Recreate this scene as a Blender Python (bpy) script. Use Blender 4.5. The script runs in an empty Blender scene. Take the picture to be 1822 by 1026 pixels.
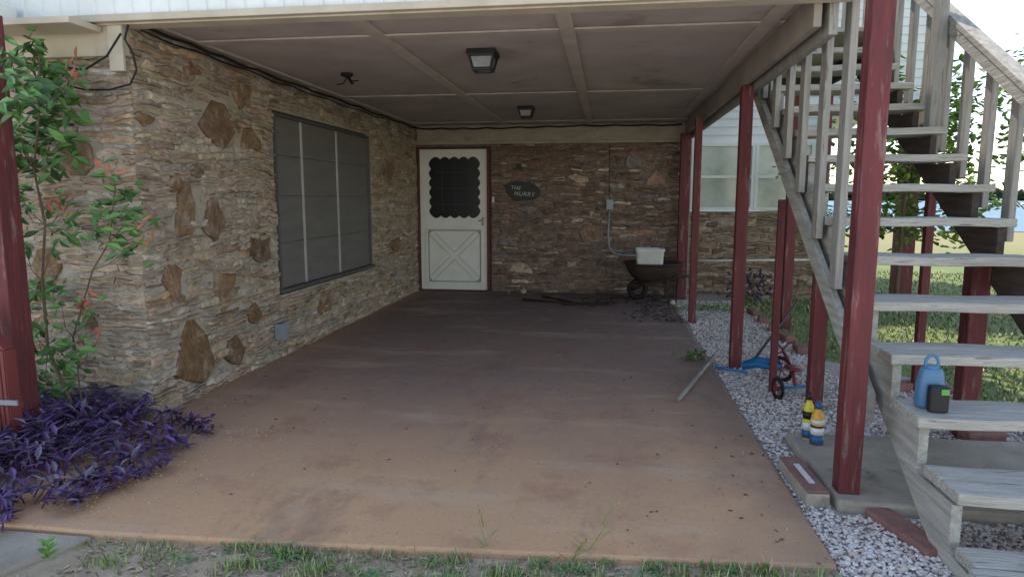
import bpy, math, random
from mathutils import Vector, Matrix, noise
PI=math.pi
SC=bpy.context.scene
COL=SC.collection
V=Vector
# ---------------------------------------------------------------- camera
H=1.338; FP=1200.0
yaw=math.radians(8.1); pit=math.radians(7.6)
sy,cy,sp,cp=math.sin(yaw),math.cos(yaw),math.sin(pit),math.cos(pit)
Fv=V((-sy*cp,cy*cp,-sp)); Rv=V((cy,sy,0)); Uv=V((-sy*sp,cy*sp,cp))
def ray(px,py): return Fv+Rv*((px-911)/FP)+Uv*((513-py)/FP)
def onz(px,py,z=0.0):
    d=ray(px,py); t=(z-H)/d.z; return V((d.x*t,d.y*t,z))
def onx(px,py,x):
    d=ray(px,py); t=x/d.x; return V((x,d.y*t,H+d.z*t))
def ony(px,py,y):
    d=ray(px,py); t=y/d.y; return V((d.x*t,y,H+d.z*t))
cam=bpy.data.cameras.new('camera'); camo=bpy.data.objects.new('camera',cam); COL.objects.link(camo)
cam.sensor_width=36; cam.lens=FP/1822*36; cam.clip_end=5000; cam.clip_start=.05
camo.matrix_world=Matrix(((Rv.x,Uv.x,-Fv.x,0),(Rv.y,Uv.y,-Fv.y,0),(Rv.z,Uv.z,-Fv.z,H),(0,0,0,1)))
SC.camera=camo
SC.view_settings.view_transform='Standard'; SC.view_settings.look='None'; SC.view_settings.exposure=0
# ---------------------------------------------------------------- light
el=math.radians(66); az=math.radians(-32)
sd=V((math.sin(az)*math.cos(el),math.cos(az)*math.cos(el),math.sin(el)))
w=bpy.data.worlds.new('World'); SC.world=w; w.use_nodes=True
nt=w.node_tree; sk=nt.nodes.new('ShaderNodeTexSky'); sk.sky_type='NISHITA'; sk.sun_disc=False
sk.sun_elevation=el; sk.sun_rotation=az; sk.dust_density=.1; sk.air_density=.85
bg=nt.nodes['Background']; bg.inputs[1].default_value=.43
tn=nt.nodes.new('ShaderNodeMix'); tn.data_type='RGBA'; tn.blend_type='MULTIPLY'; tn.inputs['Factor'].default_value=1; tn.inputs['B'].default_value=(1.17,1.0,.82,1)
nt.links.new(sk.outputs[0],tn.inputs['A']); nt.links.new(tn.outputs['Result'],bg.inputs[0])
sl=bpy.data.lights.new('sun','SUN'); sl.energy=5; sl.angle=math.radians(.5); sl.color=(1,.93,.83)
so=bpy.data.objects.new('sun',sl); COL.objects.link(so); so.rotation_euler=sd.to_track_quat('Z','Y').to_euler()
# ---------------------------------------------------------------- materials
def mat(name,c1,c2=None,rough=.8,scale=6,stretch=(1,1,1),bump=.25,bscale=40,attr=False,metal=0,rot=(0,0,0),spots=None,spot_scale=3,spot_amt=.55,spec=.4,bdist=.01,smear=None):
    m=bpy.data.materials.new(name); m.use_nodes=True; n=m.node_tree.nodes; L=m.node_tree.links
    b=n['Principled BSDF']; b.inputs['Roughness'].default_value=rough; b.inputs['Metallic'].default_value=metal
    b.inputs['Specular IOR Level'].default_value=spec
    tc=n.new('ShaderNodeTexCoord'); mp=n.new('ShaderNodeMapping'); mp.inputs['Scale'].default_value=stretch; mp.inputs['Rotation'].default_value=rot
    L.new(tc.outputs['Object'],mp.inputs[0])
    nz=n.new('ShaderNodeTexNoise'); nz.inputs['Scale'].default_value=scale; nz.inputs['Detail'].default_value=8; nz.inputs['Roughness'].default_value=.65
    L.new(mp.outputs[0],nz.inputs['Vector'])
    rp=n.new('ShaderNodeValToRGB'); rp.color_ramp.elements[0].position=.32; rp.color_ramp.elements[1].position=.68
    c2=c2 or tuple(x*.65 for x in c1)
    rp.color_ramp.elements[0].color=(*c2,1); rp.color_ramp.elements[1].color=(*c1,1)
    L.new(nz.outputs[0],rp.inputs[0]); out=rp.outputs[0]
    def over(col,sc_,a,wd,amt):
        nonlocal out
        s=n.new('ShaderNodeTexNoise'); s.inputs['Scale'].default_value=sc_; s.inputs['Detail'].default_value=7; s.inputs['Roughness'].default_value=.7
        L.new(mp.outputs[0],s.inputs['Vector'])
        r2=n.new('ShaderNodeMapRange'); r2.inputs[1].default_value=a; r2.inputs[2].default_value=a+wd; r2.inputs[4].default_value=amt
        L.new(s.outputs[0],r2.inputs[0])
        mx=n.new('ShaderNodeMix'); mx.data_type='RGBA'; L.new(r2.outputs[0],mx.inputs['Factor']); L.new(out,mx.inputs['A']); mx.inputs['B'].default_value=(*col,1); out=mx.outputs['Result']
    if spots: over(spots,spot_scale,spot_amt,.08,1.0)
    if attr:
        at=n.new('ShaderNodeAttribute'); at.attribute_name='col'
        mx=n.new('ShaderNodeMix'); mx.data_type='RGBA'; mx.blend_type='MULTIPLY'; mx.inputs['Factor'].default_value=1
        L.new(out,mx.inputs['A']); L.new(at.outputs['Color'],mx.inputs['B']); out=mx.outputs['Result']
    for q in (smear or []): over(*q)
    L.new(out,b.inputs['Base Color'])
    if bump:
        bn=n.new('ShaderNodeTexNoise'); bn.inputs['Scale'].default_value=bscale; bn.inputs['Detail'].default_value=6; bn.inputs['Roughness'].default_value=.6
        L.new(mp.outputs[0],bn.inputs['Vector'])
        bp=n.new('ShaderNodeBump'); bp.inputs['Strength'].default_value=bump; bp.inputs['Distance'].default_value=bdist
        L.new(bn.outputs[0],bp.inputs['Height']); L.new(bp.outputs[0],b.inputs['Normal'])
    return m
WHT=(1,1,1)
m_stone=mat('ledge_stone',(1.3,1.25,1.21),(.66,.62,.59),rough=.9,scale=13,bump=1,bscale=34,attr=True,bdist=.024,spec=.2,
    smear=[((.54,.46,.38),9,.50,.18,.52),((.35,.21,.125),4.5,.59,.12,.35),((.17,.13,.10),16,.61,.10,.5)])
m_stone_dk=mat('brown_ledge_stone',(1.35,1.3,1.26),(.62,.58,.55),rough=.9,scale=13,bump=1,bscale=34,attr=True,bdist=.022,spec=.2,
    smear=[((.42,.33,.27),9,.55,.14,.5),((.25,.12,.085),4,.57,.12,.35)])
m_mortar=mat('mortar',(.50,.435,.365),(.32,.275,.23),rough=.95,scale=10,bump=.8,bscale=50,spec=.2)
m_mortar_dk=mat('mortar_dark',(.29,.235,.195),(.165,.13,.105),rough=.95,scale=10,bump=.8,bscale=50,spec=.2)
m_cream=mat('cream_paint',(.58,.51,.40),(.43,.36,.27),rough=.6,scale=3,bump=.15,bscale=25,spots=(.32,.25,.19),spot_scale=2.2,spot_amt=.64)
m_header=mat('dark_cream_paint',(.46,.39,.30),(.31,.255,.19),rough=.65,scale=3,stretch=(1,1,3),bump=.15,bscale=25,spots=(.24,.19,.14),spot_scale=2.2,spot_amt=.60)  # darker, blotchier cream than the front beam
m_sideb=mat('brown_grey_beam',(.36,.31,.27),(.24,.205,.175),rough=.7,scale=3,bump=.15,bscale=25)
m_ceil=mat('ceiling_plywood',(.51,.425,.39),(.37,.30,.275),rough=.7,scale=1.6,bump=.12,bscale=30,spots=(.29,.225,.205),spot_scale=1.1,spot_amt=.57,
    smear=[((.20,.15,.13),6,.62,.1,.4)])
m_white=mat('white_siding',(.80,.80,.78),(.68,.68,.66),rough=.5,scale=2,bump=.05)
m_door=mat('door_paint',(.83,.82,.78),(.74,.72,.67),rough=.5,scale=5,bump=.1,bscale=30,spots=(.50,.44,.37),spot_scale=7,spot_amt=.70)
m_groove=mat('door_groove',(.42,.38,.33),(.3,.27,.23),rough=.8,bump=0)
m_doorred=mat('door_frame_red',(.13,.035,.035),(.08,.025,.025),rough=.6)
m_red=mat('red_post_paint',(.185,.034,.037),(.105,.023,.026),rough=.65,scale=3,stretch=(7,7,.8),bump=.7,bscale=9,
    smear=[((.075,.024,.025),2.2,.50,.10,.6),((.29,.165,.15),2.7,.565,.07,.7),((.17,.13,.12),5,.60,.06,.8)])
m_redgut=mat('red_metal',(.22,.045,.042),(.15,.032,.032),rough=.5,scale=4,bump=.05)
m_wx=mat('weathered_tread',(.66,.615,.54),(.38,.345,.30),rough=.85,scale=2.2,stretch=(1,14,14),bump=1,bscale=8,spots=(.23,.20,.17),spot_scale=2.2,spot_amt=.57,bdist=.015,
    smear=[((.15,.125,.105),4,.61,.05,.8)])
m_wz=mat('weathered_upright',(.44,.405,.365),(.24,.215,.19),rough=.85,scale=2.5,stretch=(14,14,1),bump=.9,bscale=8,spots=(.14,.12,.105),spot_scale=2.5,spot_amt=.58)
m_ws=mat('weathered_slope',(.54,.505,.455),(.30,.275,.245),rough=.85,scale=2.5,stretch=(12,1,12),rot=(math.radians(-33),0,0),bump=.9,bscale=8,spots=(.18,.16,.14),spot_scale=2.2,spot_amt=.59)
m_wd=mat('dark_stringer',(.12,.085,.07),(.05,.04,.035),rough=.85,scale=4,stretch=(10,1,10),rot=(math.radians(-33),0,0),bump=.4)  # dark brown, for the right stringer and the landing joists
m_conc=mat('grey_concrete',(.46,.395,.32),(.29,.24,.19),rough=.9,scale=3,bump=.5,bscale=60,spots=(.21,.17,.13),spot_scale=2.2,spot_amt=.58)
m_black=mat('black_metal',(.02,.02,.02),(.012,.012,.012),rough=.5,bump=.05)
m_cable=mat('black_cable',(.015,.014,.013),rough=.7,bump=0)
m_glass=mat('frosted_glass',(.24,.245,.245),(.14,.145,.145),rough=.25,scale=10,bump=.1,spec=.6)
m_screen=mat('window_screen',(.185,.172,.165),(.14,.13,.125),rough=.6,scale=2,stretch=(1,1,6),bump=.05)
m_alu=mat('aluminium_frame',(.52,.49,.46),(.38,.36,.34),rough=.55,bump=.03)
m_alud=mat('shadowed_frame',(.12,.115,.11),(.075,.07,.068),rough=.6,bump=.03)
m_dkpane=mat('dark_glass',(.012,.014,.016),(.02,.022,.024),rough=.3,bump=0,spec=.3)
m_ltpane=mat('curtained_glass',(.46,.50,.45),(.24,.29,.25),rough=.15,scale=2.2,bump=0,spec=.6)
m_galv=mat('galvanised_grey',(.30,.34,.38),(.24,.27,.30),rough=.45,metal=.1,bump=.05)
m_pvc=mat('white_pvc',(.72,.71,.68),(.55,.54,.50),rough=.4,bump=0)
m_rust=mat('rusty_steel',(.065,.038,.030),(.03,.022,.02),rough=.7,scale=12,bump=.3)
m_rubber=mat('rubber',(.018,.018,.018),rough=.85,bump=.1)
m_blue=mat('blue_plastic',(.03,.20,.45),(.02,.14,.34),rough=.45,bump=.2,bscale=15)
m_jug=mat('slate_blue_plastic',(.085,.20,.34),(.07,.17,.30),rough=.38,bump=0)
m_redtoy=mat('red_toy_metal',(.24,.03,.035),(.12,.025,.03),rough=.5,bump=.05)
m_yellow=mat('yellow_plastic',(.72,.60,.05),(.65,.53,.04),rough=.35,bump=0)
m_orange=mat('orange_label',(.72,.38,.06),(.70,.33,.04),rough=.4,bump=0)
m_labelw=mat('white_label',(.75,.75,.72),(.6,.6,.6),rough=.4,scale=20,bump=0)
m_labelb=mat('navy_label',(.04,.10,.26),(.03,.08,.20),rough=.4,bump=0)
m_green=mat('green_label',(.15,.45,.08),(.1,.3,.05),rough=.4,bump=0)
m_brick=mat('red_brick',(.32,.16,.13),(.20,.10,.085),rough=.9,scale=14,bump=.6,bscale=60)
m_leafg=mat('leaf_green',(1.1,1.1,1.1),(.75,.75,.75),rough=.4,scale=12,bump=0,attr=True,spec=.5)
m_stem=mat('stem_bark',(.16,.11,.07),(.09,.06,.04),rough=.9,bump=.3)
m_rock=mat('white_gravel_stone',(1.05,1.05,1.05),(.85,.83,.81),rough=.85,scale=20,bump=.4,bscale=60,attr=True)
m_gbase=mat('gravel_soil',(.55,.46,.41),(.32,.26,.225),rough=.95,scale=40,bump=.9,bscale=90)
m_dirt=mat('dirt',(.56,.43,.31),(.34,.255,.185),rough=.95,scale=7,bump=.9,bscale=60,spots=(.26,.23,.11),spot_scale=5,spot_amt=.62)
m_bounce=mat('pale_bounce_ground',(.78,.73,.66),(.68,.63,.56),rough=.95,scale=3,bump=.4,bscale=60)  # pale colour for the added bounce sheet
m_water=mat('lake_water',(.19,.275,.34),(.155,.24,.31),rough=.5,scale=.05,stretch=(.2,1,1),bump=.2,bscale=1.5,spec=.15)
m_grey_handle=mat('grey_handle',(.38,.34,.30),(.24,.21,.18),rough=.8,bump=.2)
m_roof=mat('brown_shingle',(.14,.12,.1),(.09,.08,.07),rough=.9,scale=8)
def ground_mat():
    m=mat('lawn_ground',(.22,.26,.08),(.13,.165,.055),rough=.95,scale=1.2,bump=.7,bscale=30,spots=(.30,.27,.12),spot_scale=.7,spot_amt=.56)
    n=m.node_tree.nodes; L=m.node_tree.links; b=n['Principled BSDF']
    src=b.inputs['Base Color'].links[0].from_socket
    tc=n.new('ShaderNodeTexCoord'); sx=n.new('ShaderNodeSeparateXYZ'); L.new(tc.outputs['Object'],sx.inputs[0])
    mr=n.new('ShaderNodeMapRange'); mr.inputs[1].default_value=14; mr.inputs[2].default_value=24; L.new(sx.outputs['Y'],mr.inputs[0])
    mx=n.new('ShaderNodeMix'); mx.data_type='RGBA'; L.new(mr.outputs[0],mx.inputs['Factor']); L.new(src,mx.inputs['A']); mx.inputs['B'].default_value=(.30,.26,.12,1)
    L.new(mx.outputs['Result'],b.inputs['Base Color']); return m
m_ground=ground_mat()
def slab_mat():
    m=bpy.data.materials.new('mottled_graded_slab'); m.use_nodes=True; n=m.node_tree.nodes; L=m.node_tree.links; b=n['Principled BSDF']
    tc=n.new('ShaderNodeTexCoord'); sx=n.new('ShaderNodeSeparateXYZ'); L.new(tc.outputs['Object'],sx.inputs[0])
    def nz(s,d=8,r=.6,st=(1,1,1)):
        mp=n.new('ShaderNodeMapping'); mp.inputs['Scale'].default_value=st; L.new(tc.outputs['Object'],mp.inputs[0])
        t=n.new('ShaderNodeTexNoise'); t.inputs['Scale'].default_value=s; t.inputs['Detail'].default_value=d; t.inputs['Roughness'].default_value=r; L.new(mp.outputs[0],t.inputs['Vector']); return t.outputs[0]
    def ma(op,a,bv,c=None):
        t=n.new('ShaderNodeMath'); t.operation=op
        for i,x in enumerate((a,bv,c)):
            if x is None: continue
            if isinstance(x,(int,float)): t.inputs[i].default_value=x
            else: L.new(x,t.inputs[i])
        return t.outputs[0]
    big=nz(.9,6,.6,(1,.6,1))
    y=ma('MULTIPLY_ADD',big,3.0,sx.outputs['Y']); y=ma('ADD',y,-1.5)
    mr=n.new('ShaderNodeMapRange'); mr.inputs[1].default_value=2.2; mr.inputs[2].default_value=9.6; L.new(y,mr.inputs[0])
    rp=n.new('ShaderNodeValToRGB'); e=rp.color_ramp.elements  # base colour runs from orange at the front to dark brown at back
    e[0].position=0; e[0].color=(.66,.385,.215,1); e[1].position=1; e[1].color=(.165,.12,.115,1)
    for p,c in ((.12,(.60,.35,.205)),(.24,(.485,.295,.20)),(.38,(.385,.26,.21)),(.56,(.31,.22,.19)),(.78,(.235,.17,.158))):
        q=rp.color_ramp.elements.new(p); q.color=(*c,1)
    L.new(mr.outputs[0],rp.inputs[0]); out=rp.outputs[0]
    def mixc(fac,col,mode='MIX'):
        nonlocal out
        mx=n.new('ShaderNodeMix'); mx.data_type='RGBA'; mx.blend_type=mode; L.new(fac,mx.inputs['Factor']); L.new(out,mx.inputs['A']); mx.inputs['B'].default_value=(*col,1); out=mx.outputs['Result']
    def thr(s,a,w,mul):
        r=n.new('ShaderNodeMapRange'); r.inputs[1].default_value=a; r.inputs[2].default_value=a+w; r.inputs[4].default_value=mul; L.new(s,r.inputs[0]); return r.outputs[0]
    mixc(thr(nz(2.3,8,.7),.52,.14,.45),(.36,.165,.115))
    mixc(thr(nz(1.4,7,.7,(1.3,.5,1)),.54,.12,.5),(.23,.15,.125))
    mixc(thr(nz(1.7,8,.7,(.35,1.4,1)),.54,.12,.5),(.64,.46,.325))
    mixc(thr(nz(3.3,8,.75),.55,.12,.45),(.52,.37,.275))
    mixc(thr(nz(9,8,.75),.60,.08,.45),(.58,.45,.34))
    mixc(thr(nz(60,3,.6),.60,.1,.5),(.16,.10,.08))
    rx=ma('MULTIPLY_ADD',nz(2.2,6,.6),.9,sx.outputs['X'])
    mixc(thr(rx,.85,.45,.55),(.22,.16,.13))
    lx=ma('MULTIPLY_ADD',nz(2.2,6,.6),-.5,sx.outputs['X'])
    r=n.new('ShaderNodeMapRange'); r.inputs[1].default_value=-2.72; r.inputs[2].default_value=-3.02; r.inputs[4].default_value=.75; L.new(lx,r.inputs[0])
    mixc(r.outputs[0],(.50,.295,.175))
    L.new(out,b.inputs['Base Color'])
    rr=n.new('ShaderNodeMapRange'); rr.inputs[3].default_value=.55; rr.inputs[4].default_value=.9; L.new(nz(3,6,.6),rr.inputs[0]); L.new(rr.outputs[0],b.inputs['Roughness'])
    b.inputs['Specular IOR Level'].default_value=.2
    bp=n.new('ShaderNodeBump'); bp.inputs['Strength'].default_value=.4; bp.inputs['Distance'].default_value=.006; L.new(nz(45,8,.7),bp.inputs['Height']); L.new(bp.outputs[0],b.inputs['Normal'])
    return m
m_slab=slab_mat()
# ---------------------------------------------------------------- mesh builder
class MB:
    def __init__(s): s.v=[]; s.f=[]; s.c=[]
    def add(s,vs,fs,col=None):
        n=len(s.v); s.v.extend([tuple(v) for v in vs]); s.f.extend([tuple(i+n for i in f) for f in fs]); s.c.extend([col]*len(fs)); return s
    def box(s,x0,x1,y0,y1,z0,z1,col=None,M=None):
        vs=[V((x,y,z)) for x in (x0,x1) for y in (y0,y1) for z in (z0,z1)]
        if M is not None: vs=[M@v for v in vs]
        return s.add(vs,[(0,1,3,2),(4,6,7,5),(0,4,5,1),(2,3,7,6),(0,2,6,4),(1,5,7,3)],col)
    def prism(s,poly,f3,d0,d1,col=None):
        n=len(poly); vs=[f3(a,b,d0) for a,b in poly]+[f3(a,b,d1) for a,b in poly]
        fs=[tuple(range(n)),tuple(range(2*n-1,n-1,-1))]+[(i,i+n,(i+1)%n+n,(i+1)%n) for i in range(n)]
        return s.add(vs,fs,col)
    def tube(s,pts,r,n=8,col=None,r1=None):
        pts=[V(p) for p in pts]; m=len(pts); vs=[]; fs=[]; ref=None
        for i,p in enumerate(pts):
            t=(pts[min(i+1,m-1)]-pts[max(i-1,0)]).normalized()
            if ref is None: ref=t.orthogonal().normalized()
            a=(ref-t*ref.dot(t)).normalized(); ref=a; b=t.cross(a)
            rr=r if r1 is None else r+(r1-r)*i/(m-1)
            for k in range(n):
                q=2*PI*k/n; vs.append(p+a*rr*math.cos(q)+b*rr*math.sin(q))
        for i in range(m-1):
            for k in range(n): fs.append((i*n+k,i*n+(k+1)%n,(i+1)*n+(k+1)%n,(i+1)*n+k))
        fs.append(tuple(range(n))[::-1]); fs.append(tuple(range((m-1)*n,m*n)))
        return s.add(vs,fs,col)
    def lathe(s,prof,c=(0,0,0),n=20,col=None,sx=1,sy=1,M=None):
        vs=[];fs=[];m=len(prof)
        for r,z in prof:
            for k in range(n):
                q=2*PI*k/n; v=V((c[0]+r*sx*math.cos(q),c[1]+r*sy*math.sin(q),c[2]+z)); vs.append(M@v if M is not None else v)
        for i in range(m-1):
            for k in range(n): fs.append((i*n+k,i*n+(k+1)%n,(i+1)*n+(k+1)%n,(i+1)*n+k))
        fs.append(tuple(range(n))[::-1]); fs.append(tuple(range((m-1)*n,m*n)))
        return s.add(vs,fs,col)
    def torus(s,c,ax,R_,r,n=24,k=8,col=None):
        c=V(c); ax=V(ax).normalized(); a=ax.orthogonal().normalized(); b=ax.cross(a); vs=[];fs=[]
        for i in range(n):
            q=2*PI*i/n; d=a*math.cos(q)+b*math.sin(q)
            for j in range(k):
                p=2*PI*j/k; vs.append(c+d*(R_+r*math.cos(p))+ax*r*math.sin(p))
        for i in range(n):
            for j in range(k): fs.append((i*k+j,((i+1)%n)*k+j,((i+1)%n)*k+(j+1)%k,i*k+(j+1)%k))
        return s.add(vs,fs,col)
    def leaf(s,p,d,up,L,W,col,droop=0):
        p=V(p); d=V(d).normalized(); side=d.cross(V(up))
        if side.length<1e-3: side=d.orthogonal()
        side.normalize(); nrm=side.cross(d).normalized()
        a=p; c=p+d*L*.45-nrm*W*.18; l=p+d*L*.42+side*W*.5+nrm*W*.1; r=p+d*L*.42-side*W*.5+nrm*W*.1
        l2=p+d*L*.75+side*W*.33-nrm*L*droop*.4; r2=p+d*L*.75-side*W*.33-nrm*L*droop*.4; t=p+d*L-nrm*L*droop; c2=p+d*L*.76-nrm*(W*.16+L*droop*.4)
        return s.add([a,l,c,r,l2,c2,r2,t],[(0,1,2),(0,2,3),(1,4,5,2),(2,5,6,3),(4,7,5),(5,7,6)],col)
    def build(s,name,material,parent=None,smooth=False,bevel=0,shift=True):
        o_=V((0,0,0))
        if parent is not None:
            q=parent
            while q is not None: o_=o_+q.location; q=q.parent
        elif shift:
            xs=[v[0] for v in s.v]; ys=[v[1] for v in s.v]; zs=[v[2] for v in s.v]
            o_=V(((min(xs)+max(xs))/2,(min(ys)+max(ys))/2,min(zs)))
        me=bpy.data.meshes.new(name); me.from_pydata([(x-o_.x,y-o_.y,z-o_.z) for x,y,z in s.v],[],s.f)
        if any(c is not None for c in s.c):
            at=me.color_attributes.new('col','FLOAT_COLOR','CORNER'); buf=[]
            for f,c in zip(s.f,s.c):
                c=c or WHT; buf.extend((c[0],c[1],c[2],1.0)*len(f))
            at.data.foreach_set('color',buf)
        if smooth: me.polygons.foreach_set('use_smooth',[True]*len(me.polygons))
        me.materials.append(material); me.update()
        o=bpy.data.objects.new(name,me); COL.objects.link(o)
        if parent is not None: o.parent=parent
        elif shift: o.location=o_
        if bevel:
            b=o.modifiers.new('bevel','BEVEL'); b.width=bevel; b.segments=2; b.limit_method='ANGLE'
        return o
def thing(name,label,cat,loc,group=None,kind=None):
    o=bpy.data.objects.new(name,None); COL.objects.link(o); o.location=loc; o.empty_display_size=.1
    return tag(o,label,cat,group,kind)
def tag(o,label=None,cat=None,group=None,kind=None):
    if label: o['label']=label
    if cat: o['category']=cat
    if group: o['group']=group
    if kind: o['kind']=kind
    return o
def B(*a,**k): return MB().box(*a,**k)
def pick(rnd,pal):
    t=sum(p[1] for p in pal); x=rnd.random()*t
    for c,wt in pal:
        x-=wt
        if x<=0: break
    f=rnd.uniform(.82,1.17); return (c[0]*f*rnd.uniform(.95,1.05),c[1]*f,c[2]*f*rnd.uniform(.93,1.07))
# ---------------------------------------------------------------- stonework
def emit(mb,rnd,u0,u1,v0,v1,P,col,d,wf,edge=.012,gap=.0055,jit=None):
    w_,h_=u1-u0-2*gap,v1-v0-2*gap
    if w_<.015 or h_<.009: return
    j=jit if jit is not None else min(.42*h_,.018)
    nu=max(1,min(6,int(w_/.055))); pts=[]
    a0,a1,b0,b1=u0+gap,u1-gap,v0+gap,v1-gap
    cut=min(h_,w_)*.25
    pts.append((a0+cut,b0))
    for i in range(1,nu+1): pts.append((a0+cut+(w_-2*cut)*i/nu,b0))
    pts.append((a1,b0+cut)); pts.append((a1,b1-cut))
    for i in range(nu+1): pts.append((a1-cut-(w_-2*cut)*i/nu,b1))
    pts.append((a0,b1-cut)); pts.append((a0,b0+cut))
    pts=[(u+rnd.uniform(-j,j)*1.1,v+rnd.uniform(-j,j)*.8) for u,v in pts]
    polystone(mb,rnd,pts,P,col,d,wf,edge)
def polystone(mb,rnd,pts,P,col,d,wf,edge):
    n=len(pts); cu=sum(p[0] for p in pts)/n; cv=sum(p[1] for p in pts)/n
    vs=[]
    tilt=rnd.uniform(-.14,.14); tu=rnd.uniform(-.05,.05)
    def dep(u,v): return d+(v-cv)*tilt+(u-cu)*tu
    for u,v in pts: vs.append(P(u,wf(u,v),-.012))
    for u,v in pts: vs.append(P(u,wf(u,v),max(.002,dep(u,v)*.55)))
    inn=[]
    for u,v in pts:
        L=math.hypot(u-cu,v-cv)+1e-6; e=min(edge,L*.45)*rnd.uniform(.6,1.5); inn.append((u-(u-cu)/L*e,v-(v-cv)/L*e))
    for u,v in inn: vs.append(P(u,wf(u,v),dep(u,v)+rnd.uniform(-.005,.003)))
    in2=[(cu+(u-cu)*.45,cv+(v-cv)*.45) for u,v in inn]
    for u,v in in2: vs.append(P(u,wf(u,v),dep(u,v)+rnd.uniform(-.005,.007)))
    fs=[]
    for k in range(3):
        for i in range(n): fs.append((k*n+i,k*n+(i+1)%n,(k+1)*n+(i+1)%n,(k+1)*n+i))
    fs.append(tuple(range(3*n,4*n)))
    mb.add(vs,fs,col)
def stonewall(mb,u0,u1,v0,v1,P,pal,seed,holes=(),slabs=(),hr=(.024,.060),lr=(.08,.30),dr=(.006,.030),slabpal=None,amp=.03,split=.052):
    rnd=random.Random(seed)
    def wf(u,v):
        e=1
        for (a,b,c,d_) in holes:
            if a-.12<u<b+.12 and c-.12<v<d_+.12: e=.15
        return v+e*(amp*noise.noise(V((u*.9,v*1.4,seed)))*2.0+.022*noise.noise(V((u*4.5,v*4,seed+3))))
    v=v0
    while v<v1-.015:
        h=min(rnd.uniform(*hr),v1-v)
        iv=[(u0,u1)]
        for (a,b,c,d_) in holes:
            if v+h>c+.01 and v<d_-.01:
                ni=[]
                for (p,q) in iv:
                    if b<=p or a>=q: ni.append((p,q)); continue
                    if a>p: ni.append((p,a))
                    if b<q: ni.append((b,q))
                iv=ni
        for (p,q) in iv:
            u=p
            while u<q-.01:
                l=rnd.uniform(*lr)
                if rnd.random()<.15: l*=1.5
                if u+l>q-.07: l=q-u
                cu,cv=u+l/2,v+h/2
                inside=False
                for (a,b,c,d_) in slabs:
                    if abs(cu-(a+b)/2)<(b-a)*.42 and abs(cv-(c+d_)/2)<(d_-c)*.42: inside=True
                if not inside:
                    if h>split and rnd.random()<.4:
                        k=rnd.uniform(.4,.6)*h
                        emit(mb,rnd,u,u+l,v,v+k,P,pick(rnd,pal),rnd.uniform(*dr),wf); emit(mb,rnd,u,u+l,v+k,v+h,P,pick(rnd,pal),rnd.uniform(*dr),wf)
                    else: emit(mb,rnd,u,u+l,v,v+h,P,pick(rnd,pal),rnd.uniform(*dr),wf)
                u+=l
        v+=h
    for (a,b,c,d_) in slabs:
        cu,cv=(a+b)/2,(c+d_)/2; pts=[]; k=rnd.uniform(-.6,.6)
        n=rnd.choice([5,6,7]); off=rnd.uniform(0,6.3); cs=[]
        for i in range(n):
            q=off+2*PI*i/n+rnd.uniform(-.2,.2); r=rnd.uniform(.95,1.2)
            cs.append((math.cos(q)*(b-a)/2*r,math.sin(q)*(d_-c)/2*r))
        for i in range(n):
            x0_,y0_=cs[i]; x1_,y1_=cs[(i+1)%n]
            for t in (0,.33,.67):
                x=x0_+(x1_-x0_)*t+rnd.uniform(-.007,.007); y=y0_+(y1_-y0_)*t+rnd.uniform(-.009,.009)
                x*=1-k*max(-1,min(1,y/((d_-c)/2)))
                pts.append((cu+x,cv+y))
        polystone(mb,rnd,pts,P,pick(rnd,slabpal or pal),rnd.uniform(.026,.034),wf,.012)
palL=[((.48,.39,.295),4),((.44,.385,.325),4),((.44,.325,.225),1.8),((.34,.255,.185),1.6),((.58,.51,.425),1.8),((.45,.345,.29),1.8)]
palSlab=[((.235,.145,.085),3),((.19,.125,.08),2),((.26,.175,.11),2),((.25,.145,.095),1)]
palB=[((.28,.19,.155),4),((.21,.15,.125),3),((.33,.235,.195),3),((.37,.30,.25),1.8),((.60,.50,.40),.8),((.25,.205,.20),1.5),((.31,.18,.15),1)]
palR=[((.32,.23,.16),4),((.26,.18,.13),3),((.40,.32,.23),3),((.22,.15,.11),2),((.50,.44,.35),1)]
XW=-2.75; YB=9.58; YF=3.66; YR=9.92
house=thing('stone_house','tan and brown ledge stone house with white storm door, dark window and white siding upstairs','house',(XW,YB,0))
WY0,WY1,WZ0,WZ1=5.36,7.60,.57,2.04
def slabsx(lst,X):
    out=[]
    for (a,b,c,d) in lst:
        p=onx((a+c)/2,b,X); q=onx((a+c)/2,d,X); l=onx(a,(b+d)/2,X); r=onx(c,(b+d)/2,X)
        out.append((l.y,r.y,q.z,p.z))
    return out
SL=slabsx([(352,172,416,256),(308,318,344,436),(360,350,394,430),(312,562,370,684),(378,478,412,560),(290,455,322,540),(412,145,440,195),(440,412,478,468),(398,592,432,652),(296,300,322,332),(336,285,358,312),(428,230,458,275),(440,535,462,575),(564,520,588,556),(680,284,698,326),(694,424,710,452),(322,110,350,132),(235,190,270,212)],XW)
PLx=lambda u,v,d: V((XW+d,u,v))
mb=MB(); stonewall(mb,YF,YB,-.03,2.37,PLx,palL,5,holes=[(WY0-.03,WY1+.03,WZ0-.05,WZ1+.02)],slabs=SL,slabpal=palSlab)
sw=mb.build('stone_wall',m_stone,house); sw['label']='long tan ledge stone wall with big upright brown slabs and a window'
mb=MB()
mb.box(XW-.2,XW,YF,WY0-.03,-.1,2.4); mb.box(XW-.2,XW,WY1+.03,YB+.2,-.1,2.4); mb.box(XW-.2,XW,WY0-.03,WY1+.03,-.1,WZ0-.05); mb.box(XW-.2,XW,WY0-.03,WY1+.03,WZ1+.02,2.4)
mb.build('mortar_backing',m_mortar,sw)
PE=lambda u,v,d: V((u,YF-d,v))
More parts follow.
